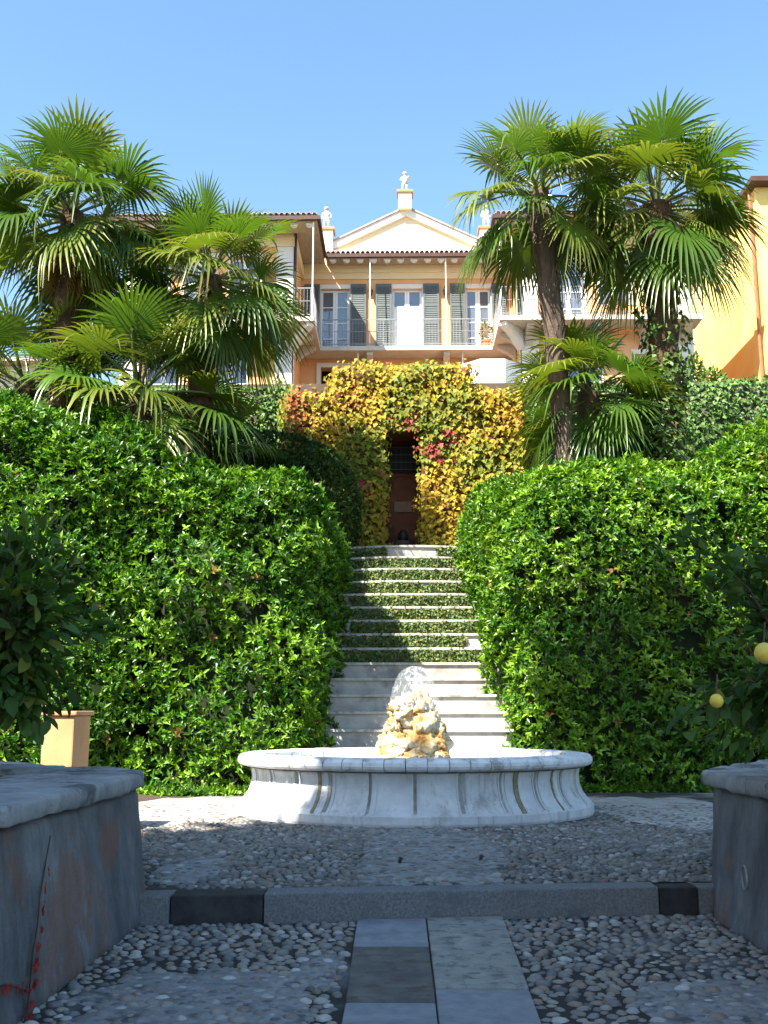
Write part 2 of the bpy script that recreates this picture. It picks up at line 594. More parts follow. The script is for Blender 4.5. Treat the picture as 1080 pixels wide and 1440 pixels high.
def tip_clusters(P, N, per, L0, W0, color_fn, up=0.45, jit=0.45, spread=(35, 80)):
    """rosettes of leaves at shoot tips"""
    n = len(P)
    A = unit(N * 0.75 + np.array([0, 0, up]) + rng.normal(0, jit, (n, 3)))
    ref = np.tile(np.array([[0.31, 0.2, 0.93]]), (n, 1))
    U = unit(np.cross(A, ref))
    Vv = np.cross(A, U)
    base_c = color_fn(P, N)
    sets = []
    for k in range(per):
        th = 2 * PI * (k * 0.382 + rng.random(n))
        al = np.radians(rng.uniform(spread[0], spread[1], n)) if k < per - 1 else np.radians(rng.uniform(5, 30, n))
        D = A * np.cos(al)[:, None] + (U * np.cos(th)[:, None] + Vv * np.sin(th)[:, None]) * np.sin(al)[:, None]
        Nn = A + 0.15 * rng.normal(0, 1, (n, 3))
        L = L0 * rng.uniform(.5, 1.3, n)
        W = W0 * rng.uniform(.75, 1.25, n)
        off = -A * (rng.random(n) * L0 * .5)[:, None]
        cc = np.clip(base_c * (1 + rng.normal(0, .18, (n, 1))), .004, .9)
        sets.append((P + off, D, Nn, L, W, cc))
    return [np.concatenate([s[i] for s in sets]) for i in range(6)]


def hedge(name, label, cat, loc, blobs, dens, per, L0, W0, color_fn, amp=.16, depth=.18, core=.5, group=None, mat='hedge_leaf', gaps=0.0, f1=1.5):
    t = thing(name, label, cat, loc, group=group)
    P, N = sample_blobs(blobs, dens)
    d = lump(P, f1, amp, 3.1 * len(blobs)) + lump(P, 4.2, amp * .55, 1.7)
    if gaps:
        g = lump(P, 2.6, 1.0, 9.3) + .5 * lump(P, 6.0, 1.0, 2.2)
        k = g > -gaps
        P, N, d = P[k], N[k], d[k]
    P = P + N * (d - np.abs(rng.normal(0, depth, len(P))))[:, None]
    P[:, 2] = np.maximum(P[:, 2], .24)
    me = leaves_mesh('foliage', *tip_clusters(P, N, per, L0, W0, color_fn))
    link('foliage', me, t, True, mat, 'stuff')
    blob_core(blobs, core).build('branches_core', 'twig', t, True, kind='stuff')  # solid core added to stop light leaks; its dark colour stands for inner shade
    return t


# ================================================================== THE SETTING
KX = [(-2.45, 7.69), (2.6, 8.27)]


def kerb_y(x):
    return 7.73 + (x + 2.06) * (8.22 - 7.73) / 4.23


# terrain: lower court level, upper court level, planted bank, house terrace
prof = [(-400, -.03), (8.5, -.03), (8.62, .15), (17.9, .16), (18.3, .75), (24.0, 4.9), (25.3, 4.95), (25.55, 9.78), (60, 9.85), (140, 10), (700, 12)]
xs = [-600, -60, -30, -20, -12, -8, -5, -2, 2, 5, 8, 12, 20, 30, 60, 600]
V = [(x, y, z + (0.15 * math.sin(x * .9 + y * .7) if 17.2 < y < 23 and abs(x) > 3 else 0)) for y, z in prof for x in xs]
nx = len(xs)
F = [(i * nx + j, i * nx + j + 1, (i + 1) * nx + j + 1, (i + 1) * nx + j) for i in range(len(prof) - 1) for j in range(nx - 1)]
gm = np_mesh('ground', V, F)
ground = link('ground', gm, None, True, 'soil')
tag(ground, kind='structure')

# lower pavement: cement bed
low = MB()
low.prism([(-2.3, -3), (2.6, -3), (2.6, kerb_y(2.6) + .05), (-2.3, kerb_y(-2.3) + .05)], -.02, 0.0)
pav = low.build('pavement', 'bed_low')
tag(pav, kind='structure')
# upper court sheet
up = MB()
up.prism([(-2.45, kerb_y(-2.45) + .2), (2.75, kerb_y(2.75) + .2), (9, 10.2), (9, 17.6), (-9, 17.6), (-9, 9.9)], .16, .2)
court = up.build('upper_court', 'bed_up')
tag(court, kind='structure')

# kerb: four stones across
ck = thing('kerb', None, None, (0, 7.97, 0))
tag(ck, kind='structure')
ang = math.atan2(.49, 4.23)


def kerb_piece(xa, xb, mat, h=.2, dy=0.0):
    mb = MB()
    g = .004
    ya, yb = kerb_y(xa + g) + dy, kerb_y(xb - g) + dy
    mb.prism([(xa + g, ya), (xb - g, yb), (xb - g, yb + .26), (xa + g, ya + .26)], -.02, h)
    return mb.build('kerb_stone', mat, ck, bevel=.012)


kerb_piece(-2.4, -1.80, 'kerb', .203)
kerb_piece(-1.80, -1.14, 'kerb_dark', .199, .008)
kerb_piece(-1.14, 1.78, 'kerb', .206, -.004)
kerb_piece(1.78, 2.08, 'kerb_dark', .2, .006)
kerb_piece(2.08, 2.6, 'kerb', .2)

# paving slabs down the middle
def slab(poly, mat, h):
    cx = sum(p[0] for p in poly) / 4
    cy = sum(p[1] for p in poly) / 4
    poly = [(cx + (x - cx) * .985, cy + (y - cy) * .99) for x, y in poly]
    o = MB().prism(poly, -.02, h).build('paving_slab', mat, pav, bevel=.012)
    return o


slab([(-.46, 7.05), (.034, 7.05), (.034, kerb_y(.03)), (-.47, kerb_y(-.47))], 'slab_blue', .021)
slab([(-.44, 5.75), (.034, 5.75), (.034, 7.05), (-.46, 7.05)], 'slab_brown', .018)
slab([(.035, 6.02), (.55, 6.02), (.60, kerb_y(.60)), (.035, kerb_y(.035))], 'slab_buff', .026)
slab([(.03, 4.6), (.52, 4.6), (.55, 6.02), (.035, 6.02)], 'slab_blue', .02)
slab([(-.44, 4.4), (.034, 4.4), (.034, 5.75), (-.44, 5.75)], 'slab_blue', .019)


M['mortar_low'] = pmat('worn mortar', (0.30, 0.295, 0.285), (0.18, 0.178, 0.175), 9, 0.85, 0.8, 40, stain=(0.09, 0.09, 0.095), stain_scale=5)
M['mortar_sand'] = pmat('sandy mortar', (0.40, 0.385, 0.355), (0.27, 0.26, 0.24), 8, 0.9, 0.7, 40, stain=(0.2, 0.19, 0.175), stain_scale=3)
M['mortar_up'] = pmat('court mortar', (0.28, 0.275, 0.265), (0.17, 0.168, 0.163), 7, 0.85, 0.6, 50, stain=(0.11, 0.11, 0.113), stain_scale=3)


def patch(cx, cy, rx, ry, z, mat, parent, seed, e=2.6):
    mb = MB()
    n = 60
    pts = []
    for j in range(n):
        t = 2 * PI * j / n
        c_, s_ = math.cos(t), math.sin(t)
        r = (abs(c_) ** e + abs(s_) ** e) ** (-1 / e) * (1 + .28 * mnoise.noise((c_ * 2.2, s_ * 2.2, seed)) + .16 * mnoise.noise((c_ * 7, s_ * 7, seed)))
        pts.append((cx + rx * r * c_, cy + ry * r * s_))
    mb.v = [(cx, cy, z + .003)] + [(*p, z - .012) for p in pts] + [(cx + (p[0] - cx) * .93, cy + (p[1] - cy) * .93, z) for p in pts]
    mb.f = [(0, 1 + n + j, 1 + n + (j + 1) % n) for j in range(n)] + [(1 + j, 1 + (j + 1) % n, 1 + n + (j + 1) % n, 1 + n + j) for j in range(n)]
    return mb.build('mortar_patch', mat, parent, smooth=True)


patch(-1.22, 5.75, .62, .75, .008, 'mortar_low', pav, 1)
patch(1.55, 5.7, .5, .62, .008, 'mortar_low', pav, 2)
patch(-.64, 6.5, .13, .5, .008, 'mortar_low', pav, 5)
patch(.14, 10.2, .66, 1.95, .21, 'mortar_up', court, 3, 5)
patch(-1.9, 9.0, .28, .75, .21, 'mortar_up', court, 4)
patch(-3.2, 14.2, 1.05, 2.2, .2125, 'mortar_sand', court, 6)
patch(3.45, 14.4, 1.0, 2.2, .2125, 'mortar_sand', court, 8)

# pebbles
def pebble_mesh(i):
    rr = random.Random(40 + i)
    n = 7
    v, f = [], []
    el = 1 + .5 * rr.random()
    for (r, z) in ((.96, -.25), (1.0, .16), (.80, .52), (.42, .74)):
        for j in range(n):
            t = 2 * PI * j / n
            w = 1 + .13 * math.sin(2 * t + i) + .08 * rr.uniform(-1, 1)
            v.append((r * w * math.cos(t), r * w * math.sin(t) / el, z * (.9 + .2 * rr.random())))
    v.append((0.03, .02, .80))
    for a in range(3):
        for j in range(n):
            f.append((a * n + j, a * n + (j + 1) % n, (a + 1) * n + (j + 1) % n, (a + 1) * n + j))
    for j in range(n):
        f.append((3 * n + j, 3 * n + (j + 1) % n, 4 * n))
    me = bpy.data.meshes.new('pebble')
    me.from_pydata(v, [], f)
    me.polygons.foreach_set('use_smooth', np.ones(len(f), dtype=bool))
    return me


PEB = [pebble_mesh(i) for i in range(8)]
PV = []
for me in PEB:
    v = np.empty(len(me.vertices) * 3, np.float32)
    me.vertices.foreach_get('co', v)
    fs = []
    for p in me.polygons:
        l = list(p.vertices)
        for k in range(1, len(l) - 1):
            fs.append((l[0], l[k], l[k + 1]))
    PV.append((v.reshape(-1, 3), np.array(fs)))
for me in PEB:
    me.materials.append(M['pebble_obj'])


def scatter(x0, x1, y0, y1, sp, ok):
    """jittered rows, rejecting overlaps"""
    pts, cell = [], {}
    rr = random.Random(5)
    n = int((x1 - x0) * (y1 - y0) / (sp * sp) * 9)
    for _ in range(n):
        x, y = rr.uniform(x0, x1), rr.uniform(y0, y1)
        w = ok(x, y)
        if w <= 0: continue
        if w < 1 and random.Random(int(x / sp / 1.15) * 7919 + int(y / sp / 1.15) * 104729).random() > w: continue
        s = sp * rr.choice((.72, .85, .95, 1.0, 1.12, 1.3))
        kx, ky = int(x / sp), int(y / sp)
        bad = False
        for i in range(kx - 2, kx + 3):
            for j in range(ky - 2, ky + 3):
                for (a, b2, s2) in cell.get((i, j), ()):
                    if (a - x) ** 2 + (b2 - y) ** 2 < (.47 * (s + s2)) ** 2:
                        bad = True
        if bad: continue
        cell.setdefault((kx, ky), []).append((x, y, s))
        pts.append((x, y, s))
    return pts


def low_ok(x, y):
    if -.49 < x < .6 + (7.8 - y) * -.02 or y > kerb_y(x) - .03: return 0
    if x < -2.03 or x > 2.2: return 0
    nz = mnoise.noise((x * .9 + 4, y * .9, 0))
    worn = ((x + 1.22) / .62) ** 2 + ((y - 5.75) / .75) ** 2 < 1 or ((x - 1.55) / .5) ** 2 + ((y - 5.7) / .62) ** 2 < 1
    return .8 if worn else 1


lowp = scatter(-2.05, 2.25, 4.9, 8.2, .070, low_ok)
camx = lambda x, y: abs((x + .14) / y) < .37 and y > 5.35
lowp.sort(key=lambda p: (not camx(p[0], p[1]), p[1] + abs(p[0]) * .1))


PEB2 = [me.copy() for me in PEB]
for me in PEB2:
    me.materials.clear()
    me.materials.append(M['pebble_court_obj'])


def place_pebbles(pts, z, matset, parent, nobj):
    Vs, Fs, Ts, k = [], [], [], 0
    rr = random.Random(9)
    for i, (x, y, s) in enumerate(pts):
        q = rr.randrange(8)
        a = rr.gauss(0, .5) if rr.random() < .8 else rr.uniform(0, PI)
        h = s * rr.uniform(.30, .48)
        nz = mnoise.noise((x * .9 + 4, y * .9, 0))
        sink = max(0, nz) * .35 * h if y < 7 else 0
        tx, ty = rr.gauss(0, .12), rr.gauss(0, .12)
        if i < nobj:
            o = bpy.data.objects.new('pebble', (PEB2 if matset else PEB)[q])
            o.location = (x, y, z - sink)
            o.rotation_euler = (tx, ty, a)
            o.scale = (s * .56, s * .56, h)
            o.parent = parent
            col.objects.link(o)
        else:
            v, f = PV[q]
            ca, sa = math.cos(a), math.sin(a)
            X = v[:, 0] * s * .56
            Y = v[:, 1] * s * .56
            Vs.append(np.stack([x + X * ca - Y * sa, y + X * sa + Y * ca, z - sink + v[:, 2] * h + X * ty], 1))
            Fs.append(f + k)
            t = rr.random()
            Ts.append(np.full((len(v), 3), t))
            k += len(v)
    if Vs:
        me = np_mesh('pebbles', np.concatenate(Vs), np.concatenate(Fs), np.concatenate(Ts), True)
        link('pebble_field', me, parent, False, 'pebble_court' if matset else 'pebble_attr', 'stuff')


place_pebbles(lowp, -0.003, None, pav, 300)


def up_ok(x, y):
    if y < kerb_y(x) + .27: return 0
    if (x / 2.46) ** 2 + ((y - 14.2) / 2.1) ** 2 < 1: return 0
    if x < -2.1 and y < 8.2 - (x + 2.1) * 1: return 0
    if x > 2.2 and y < 8.3 + (x - 2.2) * 1.4: return 0
    cx = .12 + .06 * math.sin(y * 3)
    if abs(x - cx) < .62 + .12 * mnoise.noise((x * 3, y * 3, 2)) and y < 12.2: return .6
    if x < -1.72 and y < 10: return .35
    nz = mnoise.noise((x * .7, y * .7, 7))
    if abs(x) > 2.4 and y > 12.4: return .35
    if y > 12.2: return .8
    return 1 if nz < .3 else .7


upp = scatter(-4.2, 4.8, 8.0, 15.0, .064, up_ok)
upp.sort(key=lambda p: p[1])
place_pebbles(upp, .2, 1, court, 300)

# small iron pins in the mortar of the upper court
for (x, y) in ((-.16, 9.35), (.55, 9.5)):
    mb = MB().tube([(x, y, .19), (x, y, .235), (x + .01, y + .01, .255)], [.018, .016, .02], 6)
    o = mb.build('iron_pin', 'dark_iron')
    tag(o, 'short dark iron pin set in mortar, ' + ('the one in line with the dark brown slab' if x < 0 else 'the one in line with the pale buff slab'), 'pin', 'iron pins in the upper court')

# ------------------------------------------------------------------ stairway
st = thing('stairway', None, None, (0, 17, .2))
tag(st, kind='structure')
SW = 1.75
STEP = []
bul = {9: .05, 10: .16, 11: .3, 12: .42, 13: .48, 14: .5}


def step_line(i, off=0.0):
    y0 = 17.5 + .38 * i
    b2 = bul.get(i, 0)
    out = []
    for j in range(13):
        x = -SW + 2 * SW * j / 12
        out.append((x, y0 - b2 * (1 - (x / SW) ** 2) + off))
    return out


def strip_solid(mb, front, back, z0, z1):
    poly = front + back[::-1]
    n = len(front)
    k = len(mb.v)
    for z in (z0, z1):
        for p in front: mb.v.append((*p, z))
        for p in back: mb.v.append((*p, z))
    def idx(l, s, j): return k + l * 2 * n + s * n + j
    for j in range(n - 1):
        mb.f.append((idx(1, 0, j), idx(1, 0, j + 1), idx(1, 1, j + 1), idx(1, 1, j)))
        mb.f.append((idx(0, 0, j), idx(0, 1, j), idx(0, 1, j + 1), idx(0, 0, j + 1)))
        mb.f.append((idx(0, 0, j), idx(0, 0, j + 1), idx(1, 0, j + 1), idx(1, 0, j)))
        mb.f.append((idx(0, 1, j), idx(1, 1, j), idx(1, 1, j + 1), idx(0, 1, j + 1)))
    for j in (0, n - 1):
        mb.f.append((idx(0, 0, j), idx(1, 0, j), idx(1, 1, j), idx(0, 1, j)))


RI = .297
for i in range(-2, 15):
    z = .9 + RI * i
    mb = MB()
    strip_solid(mb, step_line(i), [(x, 17.5 + .38 * i + .55 + (0.9 if i == 14 else 0)) for x, _ in step_line(i)], z - .05, z)
    mb.build('tread', 'nosing', st, bevel=.012)
    mb = MB()
    strip_solid(mb, step_line(i, .045), [(x, 17.5 + .38 * i + .5) for x, _ in step_line(i)], z - RI - .055, z - .052)
    rs = mb.build('riser', 'step_stone', st)
    if i >= 5 + 1:
        # creeping fig over the upper risers
        n = 2100
        x = rng.uniform(-SW, SW, n)
        y0 = 17.5 + .38 * i - bul.get(i, 0) * (1 - (x / SW) ** 2) + .04
        zz = rng.uniform(z - RI + .0, z - .03, n)
        cover = lump(np.stack([x * 2, y0, zz], 1), 2.2, 1.0, i) > -.80
        if i == 14: cover &= np.abs(x - .1) > .55
        if i == 7: cover &= x < 1.1
        x, y0, zz = x[cover], y0[cover], zz[cover]
        n = len(x)
        P = np.stack([x, y0 - np.abs(rng.normal(.02, .02, n)), zz], 1)
        Nn = unit(np.array([[0, -1, .5]]) + rng.normal(0, .45, (n, 3)))
        T = unit(np.array([[0, -.35, -.6]]) + rng.normal(0, .6, (n, 3)))
        me = leaves_mesh('creeping_fig', P, T, Nn, rng.uniform(.05, .085, n), rng.uniform(.035, .055, n), greens(n, (.105, .16, .04), .3, .15, (.22, .2, .05), .12))
        link('creeping_fig', me, rs, True, 'dull_leaf', 'stuff')

# landing before the portal
MB().box(-1.9, 1.9, 23.72, 24.6, 4.7, 5.055).build('landing', 'nosing', st)

# ================================================================== PORTAL under Virginia creeper
pt = thing('garden_portal', 'stepped garden portal smothered in yellow and red creeper with a dark narrow doorway', 'portal', (0, 24.3, 5.06))
DX0, DX1, DZ = -.54, .36, 8.16
mb = MB()
mb.box(-2.92, DX0, 24.25, 25.28, 5.0, 9.12)
mb.box(DX1, 2.75, 24.25, 25.28, 5.0, 9.12)
mb.box(DX0 + .001, DX1 - .001, 24.252, 25.28, DZ, 9.12)
mb.box(-1.74, 1.55, 24.248, 25.3, 9.121, 9.74)
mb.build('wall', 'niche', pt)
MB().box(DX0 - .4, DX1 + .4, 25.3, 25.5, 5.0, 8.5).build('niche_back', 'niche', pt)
# arched recess outline on the back wall, grille, plaque, bronze mask spout
arch = []
cxn = (DX0 + DX1) / 2
for j in range(11):
    t = PI * j / 10
    arch.append((cxn + .37 * math.cos(t), 25.27, 7.0 + .30 * math.sin(t)))
MB().tube([(cxn + .37, 25.27, 5.06)] + arch + [(cxn - .37, 25.27, 5.06)], .035, 6).build('arch_moulding', 'niche', pt)
mb = MB()
for j in range(7):
    mb.box(DX0 + .02 + j * .125, DX0 + .035 + j * .125, 25.15, 25.17, 7.35, 8.05)
for j in range(4):
    mb.box(DX0 - .1, DX1 + .1, 25.145, 25.175, 7.4 + j * .19, 7.425 + j * .19)
mb.build('grille', 'dark_iron', pt)
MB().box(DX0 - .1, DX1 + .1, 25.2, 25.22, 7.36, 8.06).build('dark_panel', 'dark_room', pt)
MB().box(cxn - .22, cxn + .22, 25.26, 25.3, 6.35, 6.62).build('plaque', pmat('old plaque', (.22, .14, .10), None, 8), pt, bevel=.01)
mb = MB()
mb.lathe([(.0, -.16), (.09, -.13), (.13, 0), (.11, .1), (.05, .17), (.0, .18)], (cxn, 25.2, 5.72), 10)
mb.tube([(cxn, 25.16, 5.66), (cxn, 25.02, 5.62), (cxn, 24.96, 5.56)], [.035, .03, .025], 6)
mb.build('mask_spout', 'dark_iron', pt, smooth=True)
MB().lathe([(.12, 0), (.12, .05), (.07, .1), (.07, .35), (.22, .42), (.26, .5), (.2, .5)], (cxn, 25.0, 5.06), 14).build('wash_basin', 'joint', pt, smooth=False)


def creeper_colors(P):
    n = len(P)
    a = .8 * lump(P, 1.1, 1.0, 4.0) + .5 * lump(P, 3.0, 1.0, 8.0) + rng.normal(0, .42, n)
    c = np.tile(np.array([.36, .30, .03]), (n, 1))
    g = a < -.12
    c[g] = (.19, .225, .028)
    k = (a > .25)
    c[k] = (.42, .30, .03)
    left = np.exp(-((P[:, 0] + 2.7) / .4) ** 2)
    k = (a * .6 + left * .9 > .8)
    c[k] = (.36, .15, .035)
    red = lump(P, 1.7, 1.0, 21.0) + .7 * lump(P, 4.1, 1.0, 2.0)
    rk_ = (red + rng.normal(0, .25, n)) > 1.0
    c[rk_] = (.36, .07, .06)
    return np.clip(c * (1 + rng.normal(0, .2, (n, 1))), .01, .8)


def face_pts(x0, x1, z0, z1, y, dens):
    n = int((x1 - x0) * (z1 - z0) * dens)
    return np.stack([rng.uniform(x0, x1, n), np.full(n, y), rng.uniform(z0, z1, n)], 1), np.tile([[0, -1.0, 0]], (n, 1))


def side_pts(x, y0, y1, z0, z1, s, dens):
    n = int((y1 - y0) * (z1 - z0) * dens)
    return np.stack([np.full(n, x), rng.uniform(y0, y1, n), rng.uniform(z0, z1, n)], 1), np.tile([[s, -.3, 0]], (n, 1))


def top_pts(x0, x1, y0, y1, z, dens):
    n = int((x1 - x0) * (y1 - y0) * dens)
    return np.stack([rng.uniform(x0, x1, n), rng.uniform(y0, y1, n), np.full(n, z)], 1), np.tile([[0, -.4, 1.0]], (n, 1))


CD = 330
sets = [face_pts(-2.95, DX0 + .02, 5.06, 9.15, 24.22, CD), face_pts(DX1 - .02, 2.78, 5.06, 9.15, 24.22, CD), face_pts(DX0 - .1, DX1 + .1, DZ - .02, 9.2, 24.2, CD),
        face_pts(-1.77, 1.58, 9.1, 9.78, 24.22, CD), top_pts(-1.77, 1.58, 24.2, 25.3, 9.76, 120), top_pts(-2.95, -1.7, 24.2, 25.3, 9.14, 120), top_pts(1.55, 2.78, 24.2, 25.3, 9.14, 120),
        side_pts(DX0 - .05, 24.2, 24.6, 5.06, DZ, 1, 120), side_pts(DX1 + .05, 24.2, 24.6, 5.06, DZ, -1, 120), side_pts(-2.95, 24.2, 25.2, 5.06, 9.15, -1, 90), side_pts(2.78, 24.2, 25.2, 5.06, 9.15, 1, 90),
        side_pts(-1.77, 24.2, 25.2, 9.1, 9.76, -1, 120), side_pts(1.58, 24.2, 25.2, 9.1, 9.76, 1, 120)]
P = np.concatenate([s[0] for s in sets])
N = unit(np.concatenate([s[1] for s in sets]))
n = len(P)
P = P + N * (np.abs(rng.normal(.05, .07, n)) + lump(P, 3.2, .08, 5) + .03 + .02)[:, None]
T = unit(np.array([[0, -.35, -1.0]]) + rng.normal(0, .38, (n, 3)))
Nn = unit(N + np.array([[0, 0, .45]]) + rng.normal(0, .3, (n, 3)))
S_ = rng.uniform(.075, .145, n)
C = creeper_colors(P)
order = np.argsort(P[:, 1] - S_ * .8)
fr = order[:300]
rest = order[300:]
link('creeper', ivy_mesh('creeper', P[rest], T[rest], Nn[rest], S_[rest], C[rest]), pt, True, 'creeper_leaf', 'stuff')
leaf1 = ivy_mesh('leaf', np.zeros((1, 3)), np.array([[0, 1.0, 0]]), np.array([[0, 0, 1.0]]), np.ones(1), np.ones((1, 3)))
leaf1.materials.append(M['creeper_leaf_obj'])


def basis_matrix(p, t, nn, s):
    t = Vector(t).normalized()
    x = t.cross(Vector(nn)).normalized()
    z = x.cross(t)
    m = Matrix((( x.x, t.x, z.x, p[0]), (x.y, t.y, z.y, p[1]), (x.z, t.z, z.z, p[2]), (0, 0, 0, 1)))
    return m @ Matrix.Diagonal((s, s, s, 1))


for i in fr:
    o = bpy.data.objects.new('leaf', leaf1)
    col.objects.link(o)
    o.parent = pt
    o.matrix_parent_inverse = Matrix.Translation(-WLOC[pt.name])
    o.matrix_basis = basis_matrix(P[i], T[i], Nn[i], S_[i])
    o.color = (*C[i], 1)
# pale crest stone half hidden in the creeper above the door
MB().prism_y([(-.30, 9.3), (-.12, 9.3), (-.08, 9.4), (-.12, 9.47), (-.21, 9.5), (-.3, 9.47), (-.34, 9.4)], 24.02, 24.1).build('crest_stone', pmat('mossy crest', (.24, .30, .07), (.20, .22, .10), 14), pt, bevel=.02)


# ivy clad retaining walls either side
def ivy_wall(x0, x1, z1, label):
    t = thing('retaining_wall', label, 'wall', ((x0 + x1) / 2, 25.4, 4.9), group='ivy clad retaining walls')
    MB().box(x0, x1, 25.33, 25.6, 4.5, z1 - .05).build('wall', 'joint', t)
    s1 = face_pts(x0, x1, 5.5, z1, 25.28, 330)
    s2 = top_pts(x0, x1, 25.25, 25.65, z1 - .02, 330)
    P = np.concatenate([s1[0], s2[0]])
    N = unit(np.concatenate([s1[1], s2[1]]))
    n = len(P)
    P = P + N * (np.abs(rng.normal(.05, .05, n)) + lump(P, 2.2, .09, 3))[:, None]
    T = unit(np.array([[0, -.4, -.8]]) + rng.normal(0, .5, (n, 3)))
    Nn = unit(N + np.array([[0, 0, .5]]) + rng.normal(0, .35, (n, 3)))
    link('ivy', ivy_mesh('ivy', P, T, Nn, rng.uniform(.07, .13, n), greens(n, (.105, .20, .045), .25, .12)), t, True, 'dull_leaf', 'stuff')


ivy_wall(-14, -2.95, 9.62, 'green ivy covered terrace wall between the left palms and the yellow creeper portal')
ivy_wall(2.8, 15, 9.68, 'green ivy covered terrace wall below the yellow house and right wing')


# ================================================================== HEDGES
def hedge_cols(base, young, k):
    def fn(P, N):
        n = len(P)
        c = greens(n, base, .22, .12)
        y = (lump(P, 2.3, 1, 6) + rng.normal(0, .6, n)) > k
        c[y] = np.array(young) * (1 + rng.normal(0, .2, (y.sum(), 1)))
        d = rng.random(n) < .005
        c[d] = (.22, .13, .04)
        return np.clip(c, .004, .8)
    return fn


hc = hedge_cols((.052, .140, .009), (.155, .295, .018), .32)
hedge('hedge', 'big rounded glossy hedge left of the stone stairs, taller on its left half', 'hedge', (-4.5, 19, .2),
      [(-7.7, 19.2, 2.6, 3.7, 2.75, 4.45, 3.6), (-3.2, 19.4, 2.1, 1.72, 2.75, 3.55, 7.0), (-2.8, 21.6, 3.0, 1.45, 2.0, 2.5, 6.0)], 150, 7, .125, .050, hc, amp=.30, depth=.19, gaps=.95, f1=1.7)
hc = hedge_cols((.060, .152, .010), (.17, .305, .02), .22)
hedge('hedge', 'large square cut glossy hedge right of the stone stairs, below the right palms', 'hedge', (4.5, 19, .2),
      [(4.15, 19.9, 2.3, 2.75, 2.55, 3.75, 4.6), (8.4, 20.0, 2.5, 3.4, 2.75, 4.2, 4.6), (2.75, 22.0, 4.0, 1.6, 1.85, 2.4, 3.8)], 155, 7, .115, .047, hc, amp=.19, depth=.17, gaps=.95, f1=1.9)
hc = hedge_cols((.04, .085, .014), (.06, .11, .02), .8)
hedge('hedge', 'dark dome shaped hedge in palm shade beside the creeper portal', 'hedge', (-3, 23.3, 4.8),
      [(-3.35, 23.1, 5.75, 2.3, .9, 2.1, 2.3)], 170, 6, .09, .04, hc, amp=.08, depth=.08, gaps=0, mat='dull_leaf')


# ================================================================== PALMS
def frond_mesh(el, seed, rad, pet, droop, dry=False):
    rr = random.Random(seed)
    d0 = Vector((math.cos(el), 0, math.sin(el)))
    pts = [Vector((0, 0, 0))]
    d = d0.copy()
    ns = 6
    for i in range(ns):
        d = (d + Vector((0, 0, -.055 - .03 * droop))).normalized()
        pts.append(pts[-1] + d * pet / ns)
    V, F, C = [], [], []
    g0 = (.10, .14, .03)
    # petiole: thin three sided bar
    for i, p in enumerate(pts):
        w = .028 * (1.3 - .6 * i / ns)
        for (a, b2) in ((-1, .5), (1, .5), (0, -.7)):
            V.append(p + Vector((0, a * w, b2 * w)))
            C.append((.16, .2, .06) if not dry else (.2, .13, .06))
    for i in range(ns):
        for a in range(3):
            b2 = (a + 1) % 3
            F.append((i * 3 + a, i * 3 + b2, i * 3 + 3 + b2, i * 3 + 3 + a))
    hub = pts[-1]
    s = Vector((0, 1, 0))
    roll = rr.gauss(0, .25)
    nrm = d.cross(s) * -1
    nrm = nrm if nrm.z > 0 or abs(el) > 1.2 else -nrm
    s = (s * math.cos(roll) + nrm * math.sin(roll)).normalized()
    nrm = s.cross(d) * (1 if s.cross(d).dot(nrm) > 0 else -1)
    nseg = 38
    span = R(rr.uniform(128, 152))
    cup = rr.uniform(.10, .30)
    base = Vector((.06, .13, .016)) * rr.uniform(.65, 1.35)
    yel = rr.random() < .34
    if yel: base = Vector((.105, .165, .02))
    if dry: base = Vector((.26, .17, .07))
    for k in range(nseg):
        ph = -span + 2 * span * (k + .5) / nseg
        dirn = (d * math.cos(ph) + s * math.sin(ph)).normalized()
        dirn = (dirn + nrm * cup * abs(math.sin(ph))).normalized()
        L = rad * (.72 + .28 * math.cos(ph * .5)) * rr.uniform(.93, 1.05)
        side = (-d * math.sin(ph) + s * math.cos(ph)).normalized()
        dtip = droop * rr.uniform(.7, 1.4)
        if rr.random() < .12: dtip += .35
        k0 = len(V)
        tipc = Vector((.24, .22, .05)) if yel else Vector((.12, .16, .03))
        for (fr_, wf) in ((.04, .9), (.34, 1.0), (.6, .86), (.8, .5), (1.0, .06)):
            r = L * fr_
            w = 2 * span / nseg * min(r, L * .5) * .5 * wf
            p = hub + dirn * r
            bend = dtip * L * max(0, fr_ - .3) ** 2 * 1.6
            p = p + Vector((0, 0, -bend)) + dirn * (-bend * .25)
            V += [p - side * w + nrm * w * .45, p.copy(), p + side * w + nrm * w * .45]
            cc = base.lerp(tipc, max(0, fr_ - .45) * (1.2 if yel else .6)) * rr.uniform(.85, 1.15)
            C += [tuple(cc)] * 3
        for q in range(4):
            a = k0 + q * 3
            F += [(a, a + 1, a + 4, a + 3), (a + 1, a + 2, a + 5, a + 4)]
    me = np_mesh('frond', [tuple(v) for v in V], F, np.array([tuple(c) for c in C]))
    me.materials.append(M['frond'])
    return me


FR = []
for k, (el, dr) in enumerate(((80, .12), (66, .16), (52, .2), (38, .28), (22, .36), (8, .42), (-10, .5), (-28, .55), (-48, .5), (-64, .4))):
    for q in range(3):
        FR.append((el, frond_mesh(R(el), 100 + k * 7 + q, .82, .84, dr)))
DRY = [frond_mesh(R(-66), 900 + q, .75, .6, .25, True) for q in range(2)]


